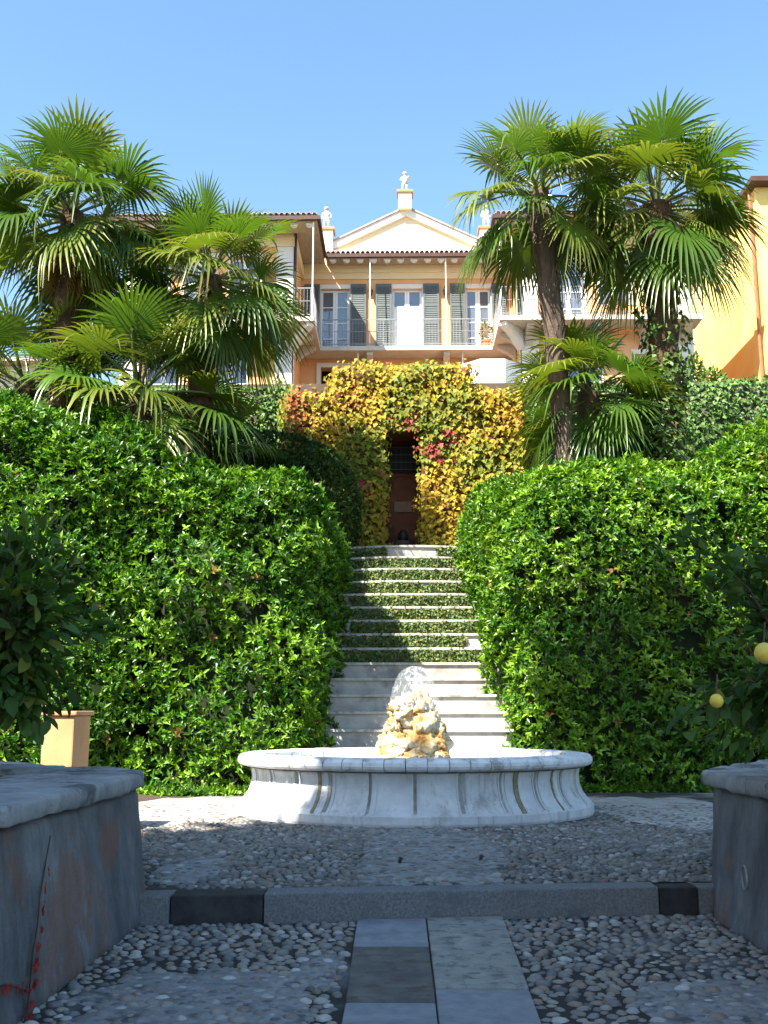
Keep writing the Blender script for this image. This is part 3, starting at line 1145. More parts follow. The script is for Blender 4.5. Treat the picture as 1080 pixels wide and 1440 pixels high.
def palm(label, base, crown, r0, r1, scale, nfr, lo=-52, seed=1, lean=(0, 0), skirt=True, fibre=True, midr=None):
    rr = random.Random(seed)
    t = thing('fan_palm', label, 'palm tree', base, group='fan palms on the bank')
    b, c = Vector(base), Vector(crown)
    n = 34
    pts, rad = [], []
    for i in range(n + 1):
        f = i / n
        p = b.lerp(c, f) + Vector((lean[0] * math.sin(PI * f), lean[1] * math.sin(PI * f), 0))
        pts.append(p)
        r = r0 + (r1 - r0) * f ** 1.3
        rad.append(r * (1 + .07 * math.sin(i * 2.4) + .05 * rr.uniform(-1, 1)))
    MB().tube(pts, rad, 12).build('trunk', 'palm_fibre' if fibre else 'palm_bark', t, smooth=False)
    # old leaf bases and fibre on the trunk
    mb = MB()
    for i in range(int((c - b).length * 46)):
        f = rr.uniform(.12, .99) ** .75
        k = min(n - 1, int(f * n))
        p = pts[k].lerp(pts[k + 1], f * n - k)
        a = rr.uniform(0, 2 * PI)
        r = rad[k]
        o = Vector((math.cos(a), math.sin(a), 0))
        ln = rr.uniform(.10, .24)
        w = rr.uniform(.018, .04)
        sd = Vector((-o.y, o.x, 0))
        q0 = p + o * r * .9
        up_ = 1 if rr.random() < .75 else -1
        q1 = q0 + o * rr.uniform(.03, .10) + Vector((0, 0, ln * up_))
        mb.add([q0 - sd * w, q0 + sd * w, q1 + sd * w * .35, q1 - sd * w * .35, q0 + o * .03], [(0, 1, 2, 3), (0, 4, 1), (1, 4, 2), (2, 4, 3), (3, 4, 0)])
    mb.build('leaf_bases', 'palm_fibre' if fibre else 'palm_bark', t, kind='stuff')
    for i in range(nfr):
        f = i / nfr
        el = 82 - (82 - lo) * (f ** .85) + rr.gauss(0, 7)
        cand = sorted(FR, key=lambda e: abs(e[0] - el) + rr.random() * 8)[0]
        o = bpy.data.objects.new('frond', cand[1])
        col.objects.link(o)
        o.parent = t
        o.location = c - b + Vector((rr.gauss(0, .05), rr.gauss(0, .05), -.35 * f + .1))
        o.rotation_euler = (rr.gauss(0, .12), rr.gauss(0, .10), i * 2.39996 + rr.gauss(0, .2) + seed)
        s = scale * rr.uniform(.86, 1.12) * (.85 if f < .12 else 1)
        o.scale = (s, s, s)
    if skirt:
        for i in range(7):
            o = bpy.data.objects.new('dead_frond', DRY[i % 2])
            col.objects.link(o)
            o.parent = t
            o.location = c - b + Vector((0, 0, -.5 - .08 * i))
            o.rotation_euler = (rr.gauss(0, .1), rr.gauss(0, .1), i * 2.4 + seed)
            s = scale * rr.uniform(.55, .8)
            o.scale = (s, s, s)
    return t


palm('tallest palm of the left clump, its crown at the left edge against the sky', (-7.0, 20.0, 2.1), (-7.0, 20.0, 11.75), .30, .24, 1.52, 38, seed=1, lo=-54)
palm('left clump palm with its crown right against the villa wing', (-4.55, 20.6, 2.4), (-4.15, 20.6, 10.55), .28, .24, 1.42, 38, seed=2, lo=-56)
palm('low young palm with pale fans behind the top of the left hedge', (-5.35, 19.9, 2.1), (-5.35, 19.9, 7.75), .22, .2, 1.5, 30, seed=3, lo=-40, skirt=False)
palm('low palm at the far left edge under the tallest crown', (-8.0, 20.4, 2.2), (-7.9, 20.4, 8.1), .22, .2, 1.5, 32, seed=4, lo=-45, skirt=False)
palm('small palm drooping pale fans at the edge of the dark dome hedge', (-4.15, 21.2, 2.8), (-4.1, 21.2, 7.0), .18, .16, .95, 16, seed=5, lo=-40, skirt=False)
palm('slim leaning palm of the right pair with a bent bare grey trunk', (3.15, 19.7, 2.0), (2.72, 19.9, 12.05), .15, .24, 1.34, 30, seed=6, lean=(.12, 0), fibre=False, lo=-42, skirt=False)
palmB = palm('stout palm of the right pair with ivy round its shaggy trunk', (5.25, 20.4, 2.3), (5.3, 20.4, 12.0), .28, .34, 1.5, 36, seed=7, lo=-46)
palm('low bushy palm between the two tall trunks on the right', (3.8, 20.6, 2.5), (3.72, 20.6, 7.95), .24, .22, 1.3, 34, seed=8, lo=-48, skirt=False)

# ivy on the stout trunk
n = 3400
zz = rng.uniform(2.6, 9.9, n)
zz = zz[(zz < 8.6) | (rng.random(n) < .35)]
n = len(zz)
th = rng.uniform(0, 2 * PI, n)
rr_ = .36 + np.abs(rng.normal(0, .09, n)) + .09 * np.sin(zz * 2.3 + th)
P = np.stack([5.23 + rr_ * np.cos(th), 20.4 + rr_ * np.sin(th), zz], 1)
N = np.stack([np.cos(th), np.sin(th), np.full(n, .3)], 1)
T = unit(np.array([[0, 0, -.8]]) + N * .5 + rng.normal(0, .4, (n, 3)))
link('ivy', ivy_mesh('ivy', P, T, unit(N + rng.normal(0, .3, (n, 3))), rng.uniform(.09, .16, n), greens(n, (.09, .16, .03), .3, .15)), palmB, True, 'dull_leaf', 'stuff')

# ================================================================== FOUNTAIN
FX, FY, FZ = .03, 14.2, .2
ft = thing('fountain_basin', 'white stone oval fountain basin with fluted sides and rounded rim', 'fountain', (FX, FY, FZ))
ARX, ARY = 2.31, 1.99


def oval(r, t):
    return (FX + (ARX + r) * math.cos(t), FY + (ARY + r) * math.sin(t))


def oval_shell(mb, prof_, n, t0=0, t1=2 * PI):
    k = len(mb.v)
    full = abs(t1 - t0 - 2 * PI) < 1e-6
    m_ = n if full else n + 1
    for (r, z) in prof_:
        for j in range(m_):
            t = t0 + (t1 - t0) * j / n
            mb.v.append((*oval(r, t), FZ + z))
    for i in range(len(prof_) - 1):
        for j in range(n):
            j2 = (j + 1) % m_
            mb.f.append((k + i * m_ + j, k + i * m_ + j2, k + (i + 1) * m_ + j2, k + (i + 1) * m_ + j))
    if not full:
        e = len(prof_)
        mb.f.append(tuple(k + i * m_ for i in range(e)))
        mb.f.append(tuple(k + i * m_ + n for i in range(e - 1, -1, -1)))


mb = MB()
oval_shell(mb, [(-.06, 0), (.02, 0), (.03, .03), (.03, .115), (.0, .13), (-.08, .131)], 120)
mb.build('plinth', 'stone_white', ft, smooth=False)
body = [(.0, .13), (-.01, .15), (-.06, .2), (-.12, .28), (-.155, .38), (-.165, .48), (-.15, .56), (-.12, .605)]
mb = MB()
oval_shell(mb, body + [(-.3, .6), (-.36, .3), (-.4, .1)], 132)
mb.build('bowl', 'stone_white', ft, smooth=True)
# ribs between the panels: two slim fillets each
NR = 26
for q in range(NR):
    tc = 2 * PI * (q + .5) / NR
    mb = MB()
    for s_ in (-.022, .022):
        w = .0085
        oval_shell(mb, [(r + .012, z) for r, z in body] + [(r - .02, z) for r, z in body[::-1]], 2, tc + s_ - w / 2, tc + s_ + w / 2)
    mb.build('rib', 'stone_white', ft)
    mb = MB()
    oval_shell(mb, [(r + .009, z) for r, z in body[1:]] + [(r - .02, z) for r, z in body[:0:-1]], 2, tc - .0075 - .011, tc + .0075 - .011 + .004 * (q % 3))
    mb.build('rib_groove', 'groove', ft)
# dark drip streaks where the rim leaks
for tq, w in ((R(-90 - 32), .018), (R(-90 + 33), .03), (R(-90 + 50), .012)):
    mb = MB()
    oval_shell(mb, [(r + .014, z) for r, z in body] + [(r - .02, z) for r, z in body[::-1]], 2, tq - w / 2, tq + w / 2)
    mb.build('algae_streak', pmat('algae streak', (.15, .125, .06), (.30, .27, .19), 9, .9, .3), ft)
# rim stones
NS = 58
prof_rim = [(-.30, .60), (-.09, .605), (-.02, .615), (.02, .635), (.035, .67), (.03, .71), (.0, .745), (-.06, .76), (-.24, .76), (-.29, .74)]
for q in range(NS):
    mb = MB()
    jit = random.uniform(-.003, .003)
    g = .0012 if q % 3 else .0028
    oval_shell(mb, [(r + jit, z + jit) for r, z in prof_rim], 3, 2 * PI * q / NS + g, 2 * PI * (q + 1) / NS - g)
    k0 = 0
    e = len(prof_rim)
    # close the inner side
    for j in range(3):
        mb.f.append((j, j + 1, (e - 1) * 4 + j + 1, (e - 1) * 4 + j))
    mb.build('rim_stone', 'stone_rim', ft, bevel=.008)
mb = MB()
oval_shell(mb, [(-.28, .58), (-.1, .59), (-.08, .72), (-.27, .73)], 120)
mb.build('rim_joint', 'joint', ft)
mb = MB()
k = 96
mb.v = [(*oval(-.31, 2 * PI * j / k), FZ + .64) for j in range(k)]
mb.f = [tuple(range(k))]
wat = mb.build('water', 'water', ft)


# tufa rock heap
def rock_mesh(seed, sub=5):
    bm = bmesh.new()
    bmesh.ops.create_icosphere(bm, subdivisions=sub, radius=1)
    for v in bm.verts:
        p = v.co.copy()
        o = Vector((seed * 3.1, seed * 1.7, seed))
        d = .42 * mnoise.noise(p * 1.1 + o) + .34 * mnoise.noise(p * 2.3 + o) + .24 * abs(mnoise.noise(p * 4.6 + o)) + .13 * mnoise.noise(p * 9 + o) + .08 * mnoise.noise(p * 19 + o)
        cell = mnoise.voronoi(p * 2.6 + o)[0][0]
        d -= .5 * max(0, .32 - cell)
        v.co = p * (1 + d)
    me = bpy.data.meshes.new('rock')
    bm.to_mesh(me)
    bm.free()
    me.materials.append(M['rock'])
    me.polygons.foreach_set('use_smooth', np.ones(len(me.polygons), dtype=bool))
    return me


rk = thing('rock_heap', 'heap of ochre tufa rocks rising from the middle of the fountain', 'rocks', (FX, FY, .84))
RM = [rock_mesh(i + 1) for i in range(5)]
rocks = [(-.36, -.30, .06, .22, .19, .14), (-.02, -.36, .05, .3, .2, .13), (.36, -.28, .05, .2, .18, .12), (.16, -.12, .38, .33, .27, .32), (-.26, -.06, .30, .24, .24, .22), (-.34, -.1, .5, .17, .16, .13),
         (-.12, .02, .55, .2, .2, .2), (-.10, -.02, .78, .31, .24, .2), (.22, .06, .62, .16, .18, .22), (.20, .12, .8, .1, .12, .14), (.42, .1, .25, .2, .22, .24), (-.05, .25, .3, .45, .3, .4), (.05, .2, .7, .28, .22, .3), (-.42, .12, .2, .22, .2, .22)]
for i, (x, y, z, a, b2, c2) in enumerate(rocks):
    o = bpy.data.objects.new('rock', RM[i % 5])
    col.objects.link(o)
    o.parent = rk
    o.location = (x * .72, y * .85, z * .9)
    o.rotation_euler = (random.uniform(-.5, .5), random.uniform(-.5, .5), random.uniform(0, 6))
    o.scale = (a * .86, b2 * .9, c2 * .92)
# water bell over the heap
sp = thing('water_bell', 'clear bell of falling water spraying over the tufa rocks', 'water jet', (FX, FY, 1.9))
mb = MB()
prof_b = [(.01, 2.10), (.08, 2.095), (.16, 2.06), (.22, 2.0), (.27, 1.9), (.305, 1.78), (.33, 1.65), (.36, 1.52)]
kk = len(mb.v)
nb = 40
for r, z in prof_b:
    for j in range(nb):
        t = 2 * PI * j / nb
        w = 1 + .05 * math.sin(5 * t + z * 3)
        mb.v.append((FX + .02 + r * w * math.cos(t), FY + r * w * math.sin(t), z))
for i in range(len(prof_b) - 1):
    for j in range(nb):
        mb.f.append((i * nb + j, i * nb + (j + 1) % nb, (i + 1) * nb + (j + 1) % nb, (i + 1) * nb + j))
mb.build('water_sheet', 'spray', sp, smooth=True)
MB().tube([(FX + .02, FY, 1.7), (FX + .02, FY, 2.09)], [.016, .03], 8).build('jet', 'spray', sp)
dv, df = [], []
tet = np.array([(0, 0, 1), (.94, 0, -.33), (-.47, .82, -.33), (-.47, -.82, -.33)])
tf = np.array([(0, 1, 2), (0, 2, 3), (0, 3, 1), (1, 3, 2)])
nd = 500
th = rng.uniform(0, 2 * PI, nd)
hh = rng.random(nd)
rad_ = .3 + .35 * hh ** 1.2 + rng.normal(0, .05, nd)
zd = 1.75 - .9 * hh ** 1.6 + rng.normal(0, .08, nd)
cen = np.stack([FX + rad_ * np.cos(th), FY + rad_ * np.sin(th), np.maximum(zd, .86)], 1)
sz = rng.uniform(.004, .010, nd)
V = (cen[:, None, :] + tet[None] * sz[:, None, None]).reshape(-1, 3)
F = (np.arange(nd)[:, None, None] * 4 + tf[None]).reshape(-1, 3)
link('droplets', np_mesh('droplets', V, F), sp, True, 'spray', 'stuff')


# ================================================================== FOREGROUND PLANTERS
def erode(o, voxel, strength, size):
    rm = o.modifiers.new('remesh', 'REMESH')
    rm.mode = 'VOXEL'
    rm.voxel_size = voxel
    rm.use_smooth_shade = True
    tx = bpy.data.textures.new('worn', 'CLOUDS')
    tx.noise_scale = size
    tx.noise_depth = 5
    dp = o.modifiers.new('worn', 'DISPLACE')
    dp.texture = tx
    dp.texture_coords = 'LOCAL'
    dp.strength = strength
    dp.mid_level = .52
    return o


def planter(label, wall_poly, base_poly, copings, inner, zc, rounded):
    t = thing('stone_planter', label, 'planter', (sum(p[0] for p in wall_poly) / len(wall_poly), 6, 0), group='raised planters beside the path')
    erode(MB().prism(wall_poly, -.02, .93, base_poly).build('wall', 'plaster_old', t, bevel=.02), .045, .035, .5)
    for poly in copings:
        cx = sum(p[0] for p in poly) / len(poly)
        cy = sum(p[1] for p in poly) / len(poly)
        poly = [(cx + (x - cx) * .996, cy + (y - cy) * .996) for x, y in poly]
        erode(MB().prism(poly, .932 + random.uniform(-.002, .002), 1.05 + random.uniform(-.008, .008)).build('coping_stone', 'coping', t, bevel=.028), .024, .05, .3)
    MB().prism(inner, .934, 1.0).build('soil', 'soil', t)
    return t


planter('weathered plaster planter left of the path with rusty stains',
        [(-2.12, 1.5), (-2.12, 7.98), (-2.36, 8.55), (-3.9, 9.62), (-5.6, 9.62), (-5.6, 1.5)],
        [(-2.0, 1.5), (-1.99, 7.95), (-2.3, 8.55), (-3.9, 9.62), (-5.6, 9.62), (-5.6, 1.5)],
        [[(-2.05, 1.5), (-2.05, 4.2), (-2.98, 4.2), (-2.98, 1.5)], [(-2.05, 4.2), (-2.05, 7.55), (-2.98, 7.55), (-2.98, 4.2)], [(-2.05, 7.55), (-2.06, 7.98), (-2.32, 8.62), (-3.0, 9.08), (-2.98, 7.55)],
         [(-3.0, 9.08), (-3.9, 9.7), (-3.9, 8.7), (-2.99, 8.25)], [(-3.9, 9.7), (-5.7, 9.7), (-5.7, 8.7), (-3.9, 8.7)]],
        [(-2.98, 1.5), (-2.98, 8.2), (-3.9, 8.66), (-5.6, 8.66), (-5.6, 1.5)], None, None)
planter('weathered plaster planter right of the path with a bulging lower face',
        [(2.3, 1.5), (5.6, 1.5), (5.6, 10.0), (3.35, 10.0), (2.42, 8.7), (2.3, 8.42), (2.27, 8.1), (2.3, 7.05)],
        [(2.2, 1.5), (5.6, 1.5), (5.6, 10.0), (3.35, 10.0), (2.4, 8.72), (2.22, 8.42), (2.13, 8.0), (2.12, 7.0)],
        [[(2.24, 1.5), (3.1, 1.5), (3.1, 4.6), (2.24, 4.6)], [(2.24, 4.6), (3.1, 4.6), (3.1, 7.4), (2.22, 7.4)], [(2.22, 7.4), (3.1, 7.4), (3.1, 8.5), (2.62, 9.1), (2.37, 8.75), (2.22, 8.46), (2.19, 8.1)],
         [(2.62, 9.1), (3.1, 8.5), (3.9, 9.2), (3.3, 10.08)], [(3.9, 9.2), (5.7, 9.2), (5.7, 10.08), (3.3, 10.08)]],
        [(3.1, 1.5), (5.6, 1.5), (5.6, 9.2), (3.9, 9.15), (3.1, 8.46)], None, None)

# red creeper strand on the left planter
vt = thing('red_vine', 'strand of small red creeper leaves climbing the left planter wall', 'vine', (-2.0, 5.4, 0))
path = [(-1.985, 5.39, .0), (-1.99, 5.44, .05), (-2.0, 5.49, .17), (-2.02, 5.56, .29), (-2.03, 5.64, .41), (-2.05, 5.71, .54), (-2.07, 5.83, .69), (-2.085, 5.93, .82)]
MB().tube(path, .004, 5).build('stem', 'bark', vt)
br = [(-2.0, 5.47, .13), (-2.01, 5.29, .2), (-2.01, 5.15, .24), (-2.01, 4.9, .25)]
MB().tube(br, .005, 5).build('stem', 'bark', vt)
redl = ivy_mesh('leaf', np.zeros((1, 3)), np.array([[0, 1.0, 0]]), np.array([[0, 0, 1.0]]), np.ones(1), np.ones((1, 3)))
redl.materials.append(M['creeper_leaf_obj'])
for i in range(90):
    f = random.random() ** 1.1
    if i < 66:
        a = f * (len(path) - 1) * .8
        k = int(a)
        p = Vector(path[k]).lerp(Vector(path[k + 1]), a - k)
        f = round(f * 9) / 9 + random.gauss(0, .012)
        a = max(0, min(.98, f)) * (len(path) - 1) * .85
        k = int(a)
        p = Vector(path[k]).lerp(Vector(path[k + 1]), a - k)
        s_ = .052 * (1 - .6 * f)
    else:
        a = random.random() * 2.99
        k = int(a)
        p = Vector(br[k]).lerp(Vector(br[k + 1]), a - k)
        s_ = .035
    o = bpy.data.objects.new('leaf', redl)
    col.objects.link(o)
    o.parent = vt
    o.matrix_parent_inverse = Matrix.Translation(-WLOC[vt.name])
    o.matrix_basis = basis_matrix(p + Vector((.02, random.gauss(0, .012), random.gauss(0, .012))), (.2, random.gauss(0, .6), -1), (1, random.gauss(0, .3), .3), s_ * random.uniform(.7, 1.2))
    o.color = random.choice([(.5, .05, .03, 1), (.42, .04, .03, 1), (.45, .10, .03, 1), (.3, .04, .03, 1)])

# iron ring on the right planter
mb = MB()
ring = [(2.165 - .0, 7.35 + .055 * math.cos(t), .40 + .075 * math.sin(t)) for t in [2 * PI * j / 16 for j in range(17)]]
o = mb.tube(ring, .009, 6).build('mooring_ring', 'iron')
tag(o, 'thin iron ring fixed to the right planter wall', 'ring')

# orange pier behind the left planter
pr = thing('plaster_pier', 'square orange plastered pier in front of the left hedge', 'pier', (-3.85, 11.6, .2))
MB().box(-4.0, -3.66, 11.3, 11.9, .18, 1.45).build('shaft', 'pier_plaster', pr, bevel=.015)
MB().box(-4.03, -3.63, 11.27, 11.93, 1.452, 1.5).build('cap', 'pier_plaster', pr, bevel=.015)



# lemon trees
def lemon_tree(label, base, crown_c, crown_r, nl, nobj, fruit, seed, cscale):
    rr = random.Random(seed)
    t = thing('lemon_tree', label, 'lemon tree', base, group='potted lemon trees in shade')
    b, c = Vector(base), Vector(crown_c)
    mb = MB()
    mb.tube([b, b.lerp(c, .35) + Vector((.05, 0, 0)), b.lerp(c, .7)], [.05, .04, .03], 8)
    mb.build('trunk', 'bark', t, smooth=True)
    br = MB()
    tips = []
    start = b.lerp(c, .6)
    for i in range(46):
        u = Vector((rr.gauss(0, 1), rr.gauss(0, 1), rr.gauss(0, 1))).normalized()
        e = c + Vector((u.x * crown_r[0], u.y * crown_r[1], u.z * crown_r[2])) * rr.uniform(.6, 1.0)
        m_ = start.lerp(e, .5) + Vector((0, 0, .18))
        br.tube([start, m_, e], [.016, .009, .004], 5)
        tips.append((start, m_, e))
    br.build('branches_core', 'bark', t, kind='stuff')
    leaf = []
    for q in range(3):
        v, f = [], []
        cv = .1 + .1 * q
        for (x, w) in ((0, .03), (.2, .34), (.48, .46), (.78, .32), (1.0, .02)):
            z = -cv * x * x
            v += [(x, -w * .62, z + w * .25), (x, 0, z), (x, w * .62, z + w * .25)]
        for a in range(4):
            f += [(a * 3, a * 3 + 1, a * 3 + 4, a * 3 + 3), (a * 3 + 1, a * 3 + 2, a * 3 + 5, a * 3 + 4)]
        me = bpy.data.meshes.new('leaf')
        me.from_pydata(v, [], f)
        me.polygons.foreach_set('use_smooth', np.ones(len(f), dtype=bool))
        me.materials.append(M['lemon_leaf_obj'])
        leaf.append(me)
    lst = []
    for i in range(nl):
        s0, m_, e = rr.choice(tips)
        f = rr.uniform(.25, 1.0)
        p = m_.lerp(e, (f - .5) * 2) if f > .5 else s0.lerp(m_, f * 2)
        p = p + Vector((rr.gauss(0, .07), rr.gauss(0, .07), rr.gauss(0, .07)))
        out = (p - c).normalized()
        d = (out + Vector((rr.gauss(0, .6), rr.gauss(0, .6), rr.gauss(-.1, .6)))).normalized()
        nn = (Vector((0, 0, 1)) + Vector((rr.gauss(0, .5), rr.gauss(0, .5), 0))).normalized()
        lst.append((p, d, nn, rr.uniform(.085, .15) * cscale))
    lst.sort(key=lambda q: (q[0] - cam.location).length)
    for (p, d, nn, s_) in lst[:nobj]:
        o = bpy.data.objects.new('leaf', rr.choice(leaf))
        col.objects.link(o)
        o.parent = t
        o.matrix_parent_inverse = Matrix.Translation(-WLOC[t.name])
        x = d
        y = nn.cross(x).normalized()
        z = x.cross(y)
        o.matrix_basis = Matrix(((x.x, y.x, z.x, p.x), (x.y, y.y, z.y, p.y), (x.z, y.z, z.z, p.z), (0, 0, 0, 1))) @ Matrix.Diagonal((s_, s_, s_, 1))
        g = rr.uniform(.6, 1.4)
        o.color = (.055 * g, .11 * g, .022 * g, 1) if rr.random() < .9 else (.15, .17, .03, 1)
    if nl > nobj:
        q = lst[nobj:]
        P = np.array([tuple(a[0]) for a in q])
        D = np.array([tuple(a[1]) for a in q])
        Nn = np.array([tuple(a[2]) for a in q])
        L = np.array([a[3] for a in q])
        link('foliage', leaves_mesh('foliage', P, D, Nn, L, L * .5, greens(len(q), (.055, .11, .022), .3, .15)), t, True, 'lemon_leaf', 'stuff')
    for (x, y, z, r) in fruit:
        mb = MB()
        mb.lathe([(.0, -1.04), (.3, -.97), (.68, -.74), (.95, -.3), (1.0, .1), (.84, .58), (.48, .92), (.12, 1.03), (.0, 1.04)], (0, 0, 0), 14)
        mb.v = [(x + a * r, y + b2 * r, z + c2 * r) for a, b2, c2 in mb.v]
        mb.build('lemon', 'lemon', t, smooth=True)
        MB().tube([(x, y, z + r), (x + .02, y + .02, z + r + .12)], .006, 5).build('stalk', 'bark', t)
    return t


lemon_tree('shaded lemon tree with no fruit in view growing out of the left planter', (-3.4, 8.1, .98), (-3.32, 8.2, 2.1), (.98, .75, 1.1), 2100, 300, [], 3, 1.3)
lemon_tree('shaded lemon tree with yellow fruit growing out of the right planter', (2.85, 7.5, .98), (2.65, 7.3, 2.0), (1.15, .9, 1.05), 2300, 300,
           [(1.97, 6.1, 1.83, .060), (1.78, 6.45, 1.56, .042)], 4, 1.2)


# ================================================================== VILLA
HX = .1
vl = thing('villa', 'orange and cream villa with pediment, shutters and wrap around balcony', 'house', (HX, 38, 9.9))
ZB = 15.0      # balcony level
ZE = 18.6      # eave edge


def wall_with_openings(x0, x1, z0, z1, y, thick, ops, name, mat):
    """front wall at y (front face), openings (xa,xb,za,zb) cut out, built butt-jointed"""
    mb = MB()
    xs_ = sorted({x0, x1, *[o[0] for o in ops], *[o[1] for o in ops]})
    for a, b2 in zip(xs_[:-1], xs_[1:]):
        cuts = sorted([(o[2], o[3]) for o in ops if o[0] <= a + 1e-6 and o[1] >= b2 - 1e-6])
        z = z0
        for (c0, c1) in cuts:
            if c0 > z + 1e-6: mb.box(a, b2, y, y + thick, z, c0)
            z = max(z, c1)
        if z < z1 - 1e-6: mb.box(a, b2, y, y + thick, z, z1)
    return mb.build(name, mat, vl)


wins = [(-2.68, 1.12), (.12, 1.16), (2.87, .98)]
ops = [(c - w / 2, c + w / 2, ZB, 17.66) for c, w in wins]
gops = [(-3.2, -2.1, 10, 14.45), (2.5, 3.4, 10, 14.45), (-.6, .7, 10, 12.4)]
wall_with_openings(-4.0, 4.15, 9.7, 18.05, 38, .4, ops + gops, 'wall', 'orange')
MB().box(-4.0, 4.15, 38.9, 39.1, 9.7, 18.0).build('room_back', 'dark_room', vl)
MB().box(-3.6, 3.7, 38.42, 38.88, 14.8, 14.95).build('room_floor', 'concrete', vl)
# frieze and cornice under the eave
mb = MB()
mb.box(-3.98, 4.13, 37.93, 38.3, 18.052, 18.3)
mb.box(-3.98, 4.13, 37.86, 38.3, 18.302, 18.5)
mb.box(-3.98, 4.13, 37.86, 38.3, 18.502, 19.0)
mb.build('cornice', 'cream', vl)


def french_window(cx, w, z0, z1, y, curtain=True, panes=4, solid=0.0):
    fo = MB()
    for a, b2 in ((cx - w / 2 - .07, cx - w / 2), (cx + w / 2, cx + w / 2 + .07)):
        fo.box(a, b2, y - .04, y + .1, z0, z1)
    fo.box(cx - w / 2 - .12, cx + w / 2 + .12, y - .06, y + .1, z1 + .001, z1 + .17)
    f = fo.build('window', 'white_plaster', vl)
    fr_ = MB()
    y1 = y + .12
    for s_ in (-1, 1):
        xa, xb = (cx - w / 2 + .001, cx - .004) if s_ < 0 else (cx + .004, cx + w / 2 - .001)
        st_ = .085
        fr_.box(xa, xa + st_, y1, y1 + .06, z0, z1 - .005)
        fr_.box(xb - st_, xb, y1, y1 + .06, z0, z1 - .005)
        for k_ in range(panes + 1):
            zz_ = z0 + (z1 - z0 - .09) * k_ / panes
            fr_.box(xa + st_ + .001, xb - st_ - .001, y1 + .003, y1 + .057, zz_ + .001, zz_ + (.085 if k_ in (0, panes) else .04))
        MB().box(xa + st_ - .01, xb - st_ + .01, y1 + .025, y1 + .035, z0 + .03 + (z1 - z0) * solid, z1 - .03).build('pane', 'glass', f)
        if solid:
            MB().box(xa + st_ - .01, xb - st_ + .01, y1 + .02, y1 + .04, z0 + .03, z0 + .028 + (z1 - z0) * solid).build('glare_panel', 'white_wood', f)  # opaque white stands in for sun glare on the lower panes
    fr_.build('frame', 'white_wood', f)
    if curtain:
        c_ = MB()
        nfo = 16
        for s_ in (-1, 1):
            xs0 = cx + s_ * w * .36
            pl = [(xs0 - w * .12 + w * .24 * j / nfo, y1 + .14 + .03 * math.sin(j * 2.1)) for j in range(nfo + 1)]
            k_ = len(c_.v)
            for z_ in (z0 + .05, z1 - .05):
                for p_ in pl: c_.v.append((*p_, z_))
            for j in range(nfo): c_.f.append((k_ + j, k_ + j + 1, k_ + nfo + 2 + j, k_ + nfo + 1 + j))
        c_.build('curtain', 'curtain', f)
    return f


for k_, (c, w) in enumerate(wins):
    french_window(c, w, ZB, 17.66, 38.0, solid=.73 if k_ == 1 else 0)


def shutter(xa, xb, z0, z1, y, ax='x'):
    """louvred shutter lying flat against a wall"""
    fr_ = MB()
    sl = MB()
    T_ = .045
    s_ = .07
    fr_.box(xa, xa + s_, y - T_, y, z0, z1)
    fr_.box(xb - s_, xb, y - T_, y, z0, z1)
    for (a, b2) in ((0, .14), (.40, .44), (.66, .70), (.955, 1.0)):
        fr_.box(xa + s_ + .001, xb - s_ - .001, y - T_ + .002, y - .002, z0 + (z1 - z0) * a + .0005, z0 + (z1 - z0) * b2)
    n_ = 34
    for k_ in range(n_):
        z_ = z0 + .15 + (z1 - z0 - .3) * k_ / (n_ - 1)
        sl.prism_x([(y - T_ + .004, z_ - .036), (y - T_ + .012, z_ - .042), (y - .006, z_ + .034), (y - .014, z_ + .04)], xa + s_ + .002, xb - s_ - .002)
    f = fr_.build('shutter', 'shutter', vl)
    sl.build('louvres', 'shutter', f, kind='stuff')
    return f


for (a, b2) in ((-2.08, -1.47), (-1.1, -.48), (.74, 1.36), (1.78, 2.36), (-3.88, -3.27), (3.4, 3.98)):
    shutter(a, b2, ZB + .08, 17.83, 37.93)

# ground floor doors of the centre
f = MB()
f.box(-3.36, -3.2, 37.9, 38.1, 10, 14.45)
f.box(-2.1, -1.94, 37.9, 38.1, 10, 14.45)
f.box(-3.36, -1.94, 37.9, 38.1, 14.451, 14.62)
f.build('door_surround', 'white_plaster', vl)
f = MB()
f.box(2.3, 2.5, 37.9, 38.1, 10, 14.45)
f.box(3.4, 3.6, 37.9, 38.1, 10, 14.45)
f.box(2.3, 3.6, 37.9, 38.1, 14.451, 14.62)
f.build('door_surround', 'white_plaster', vl)
MB().box(2.501, 3.399, 38.05, 38.12, 10, 14.449).build('door', 'white_wood', vl)

# eave over the centre: pent roof, soffit, gutter, tiles, corbels
def roof_slab(poly_yz, x0, x1, name='roof', mat='tile'):
    return MB().prism_x(poly_yz, x0, x1).build(name, mat, vl)


XL, XR = -3.0, 3.25
roof_slab([(37.2, 18.7), (38.35, 19.02), (38.35, 19.12), (37.2, 18.77)], XL, XR)
MB().box(XL, XR, 37.22, 37.93, 18.58, 18.62).build('soffit', 'soffit', vl)
MB().prism_x([(37.1, 18.6), (37.22, 18.6), (37.22, 18.76), (37.1, 18.74)], XL, XR).build('gutter', 'gutter', vl)


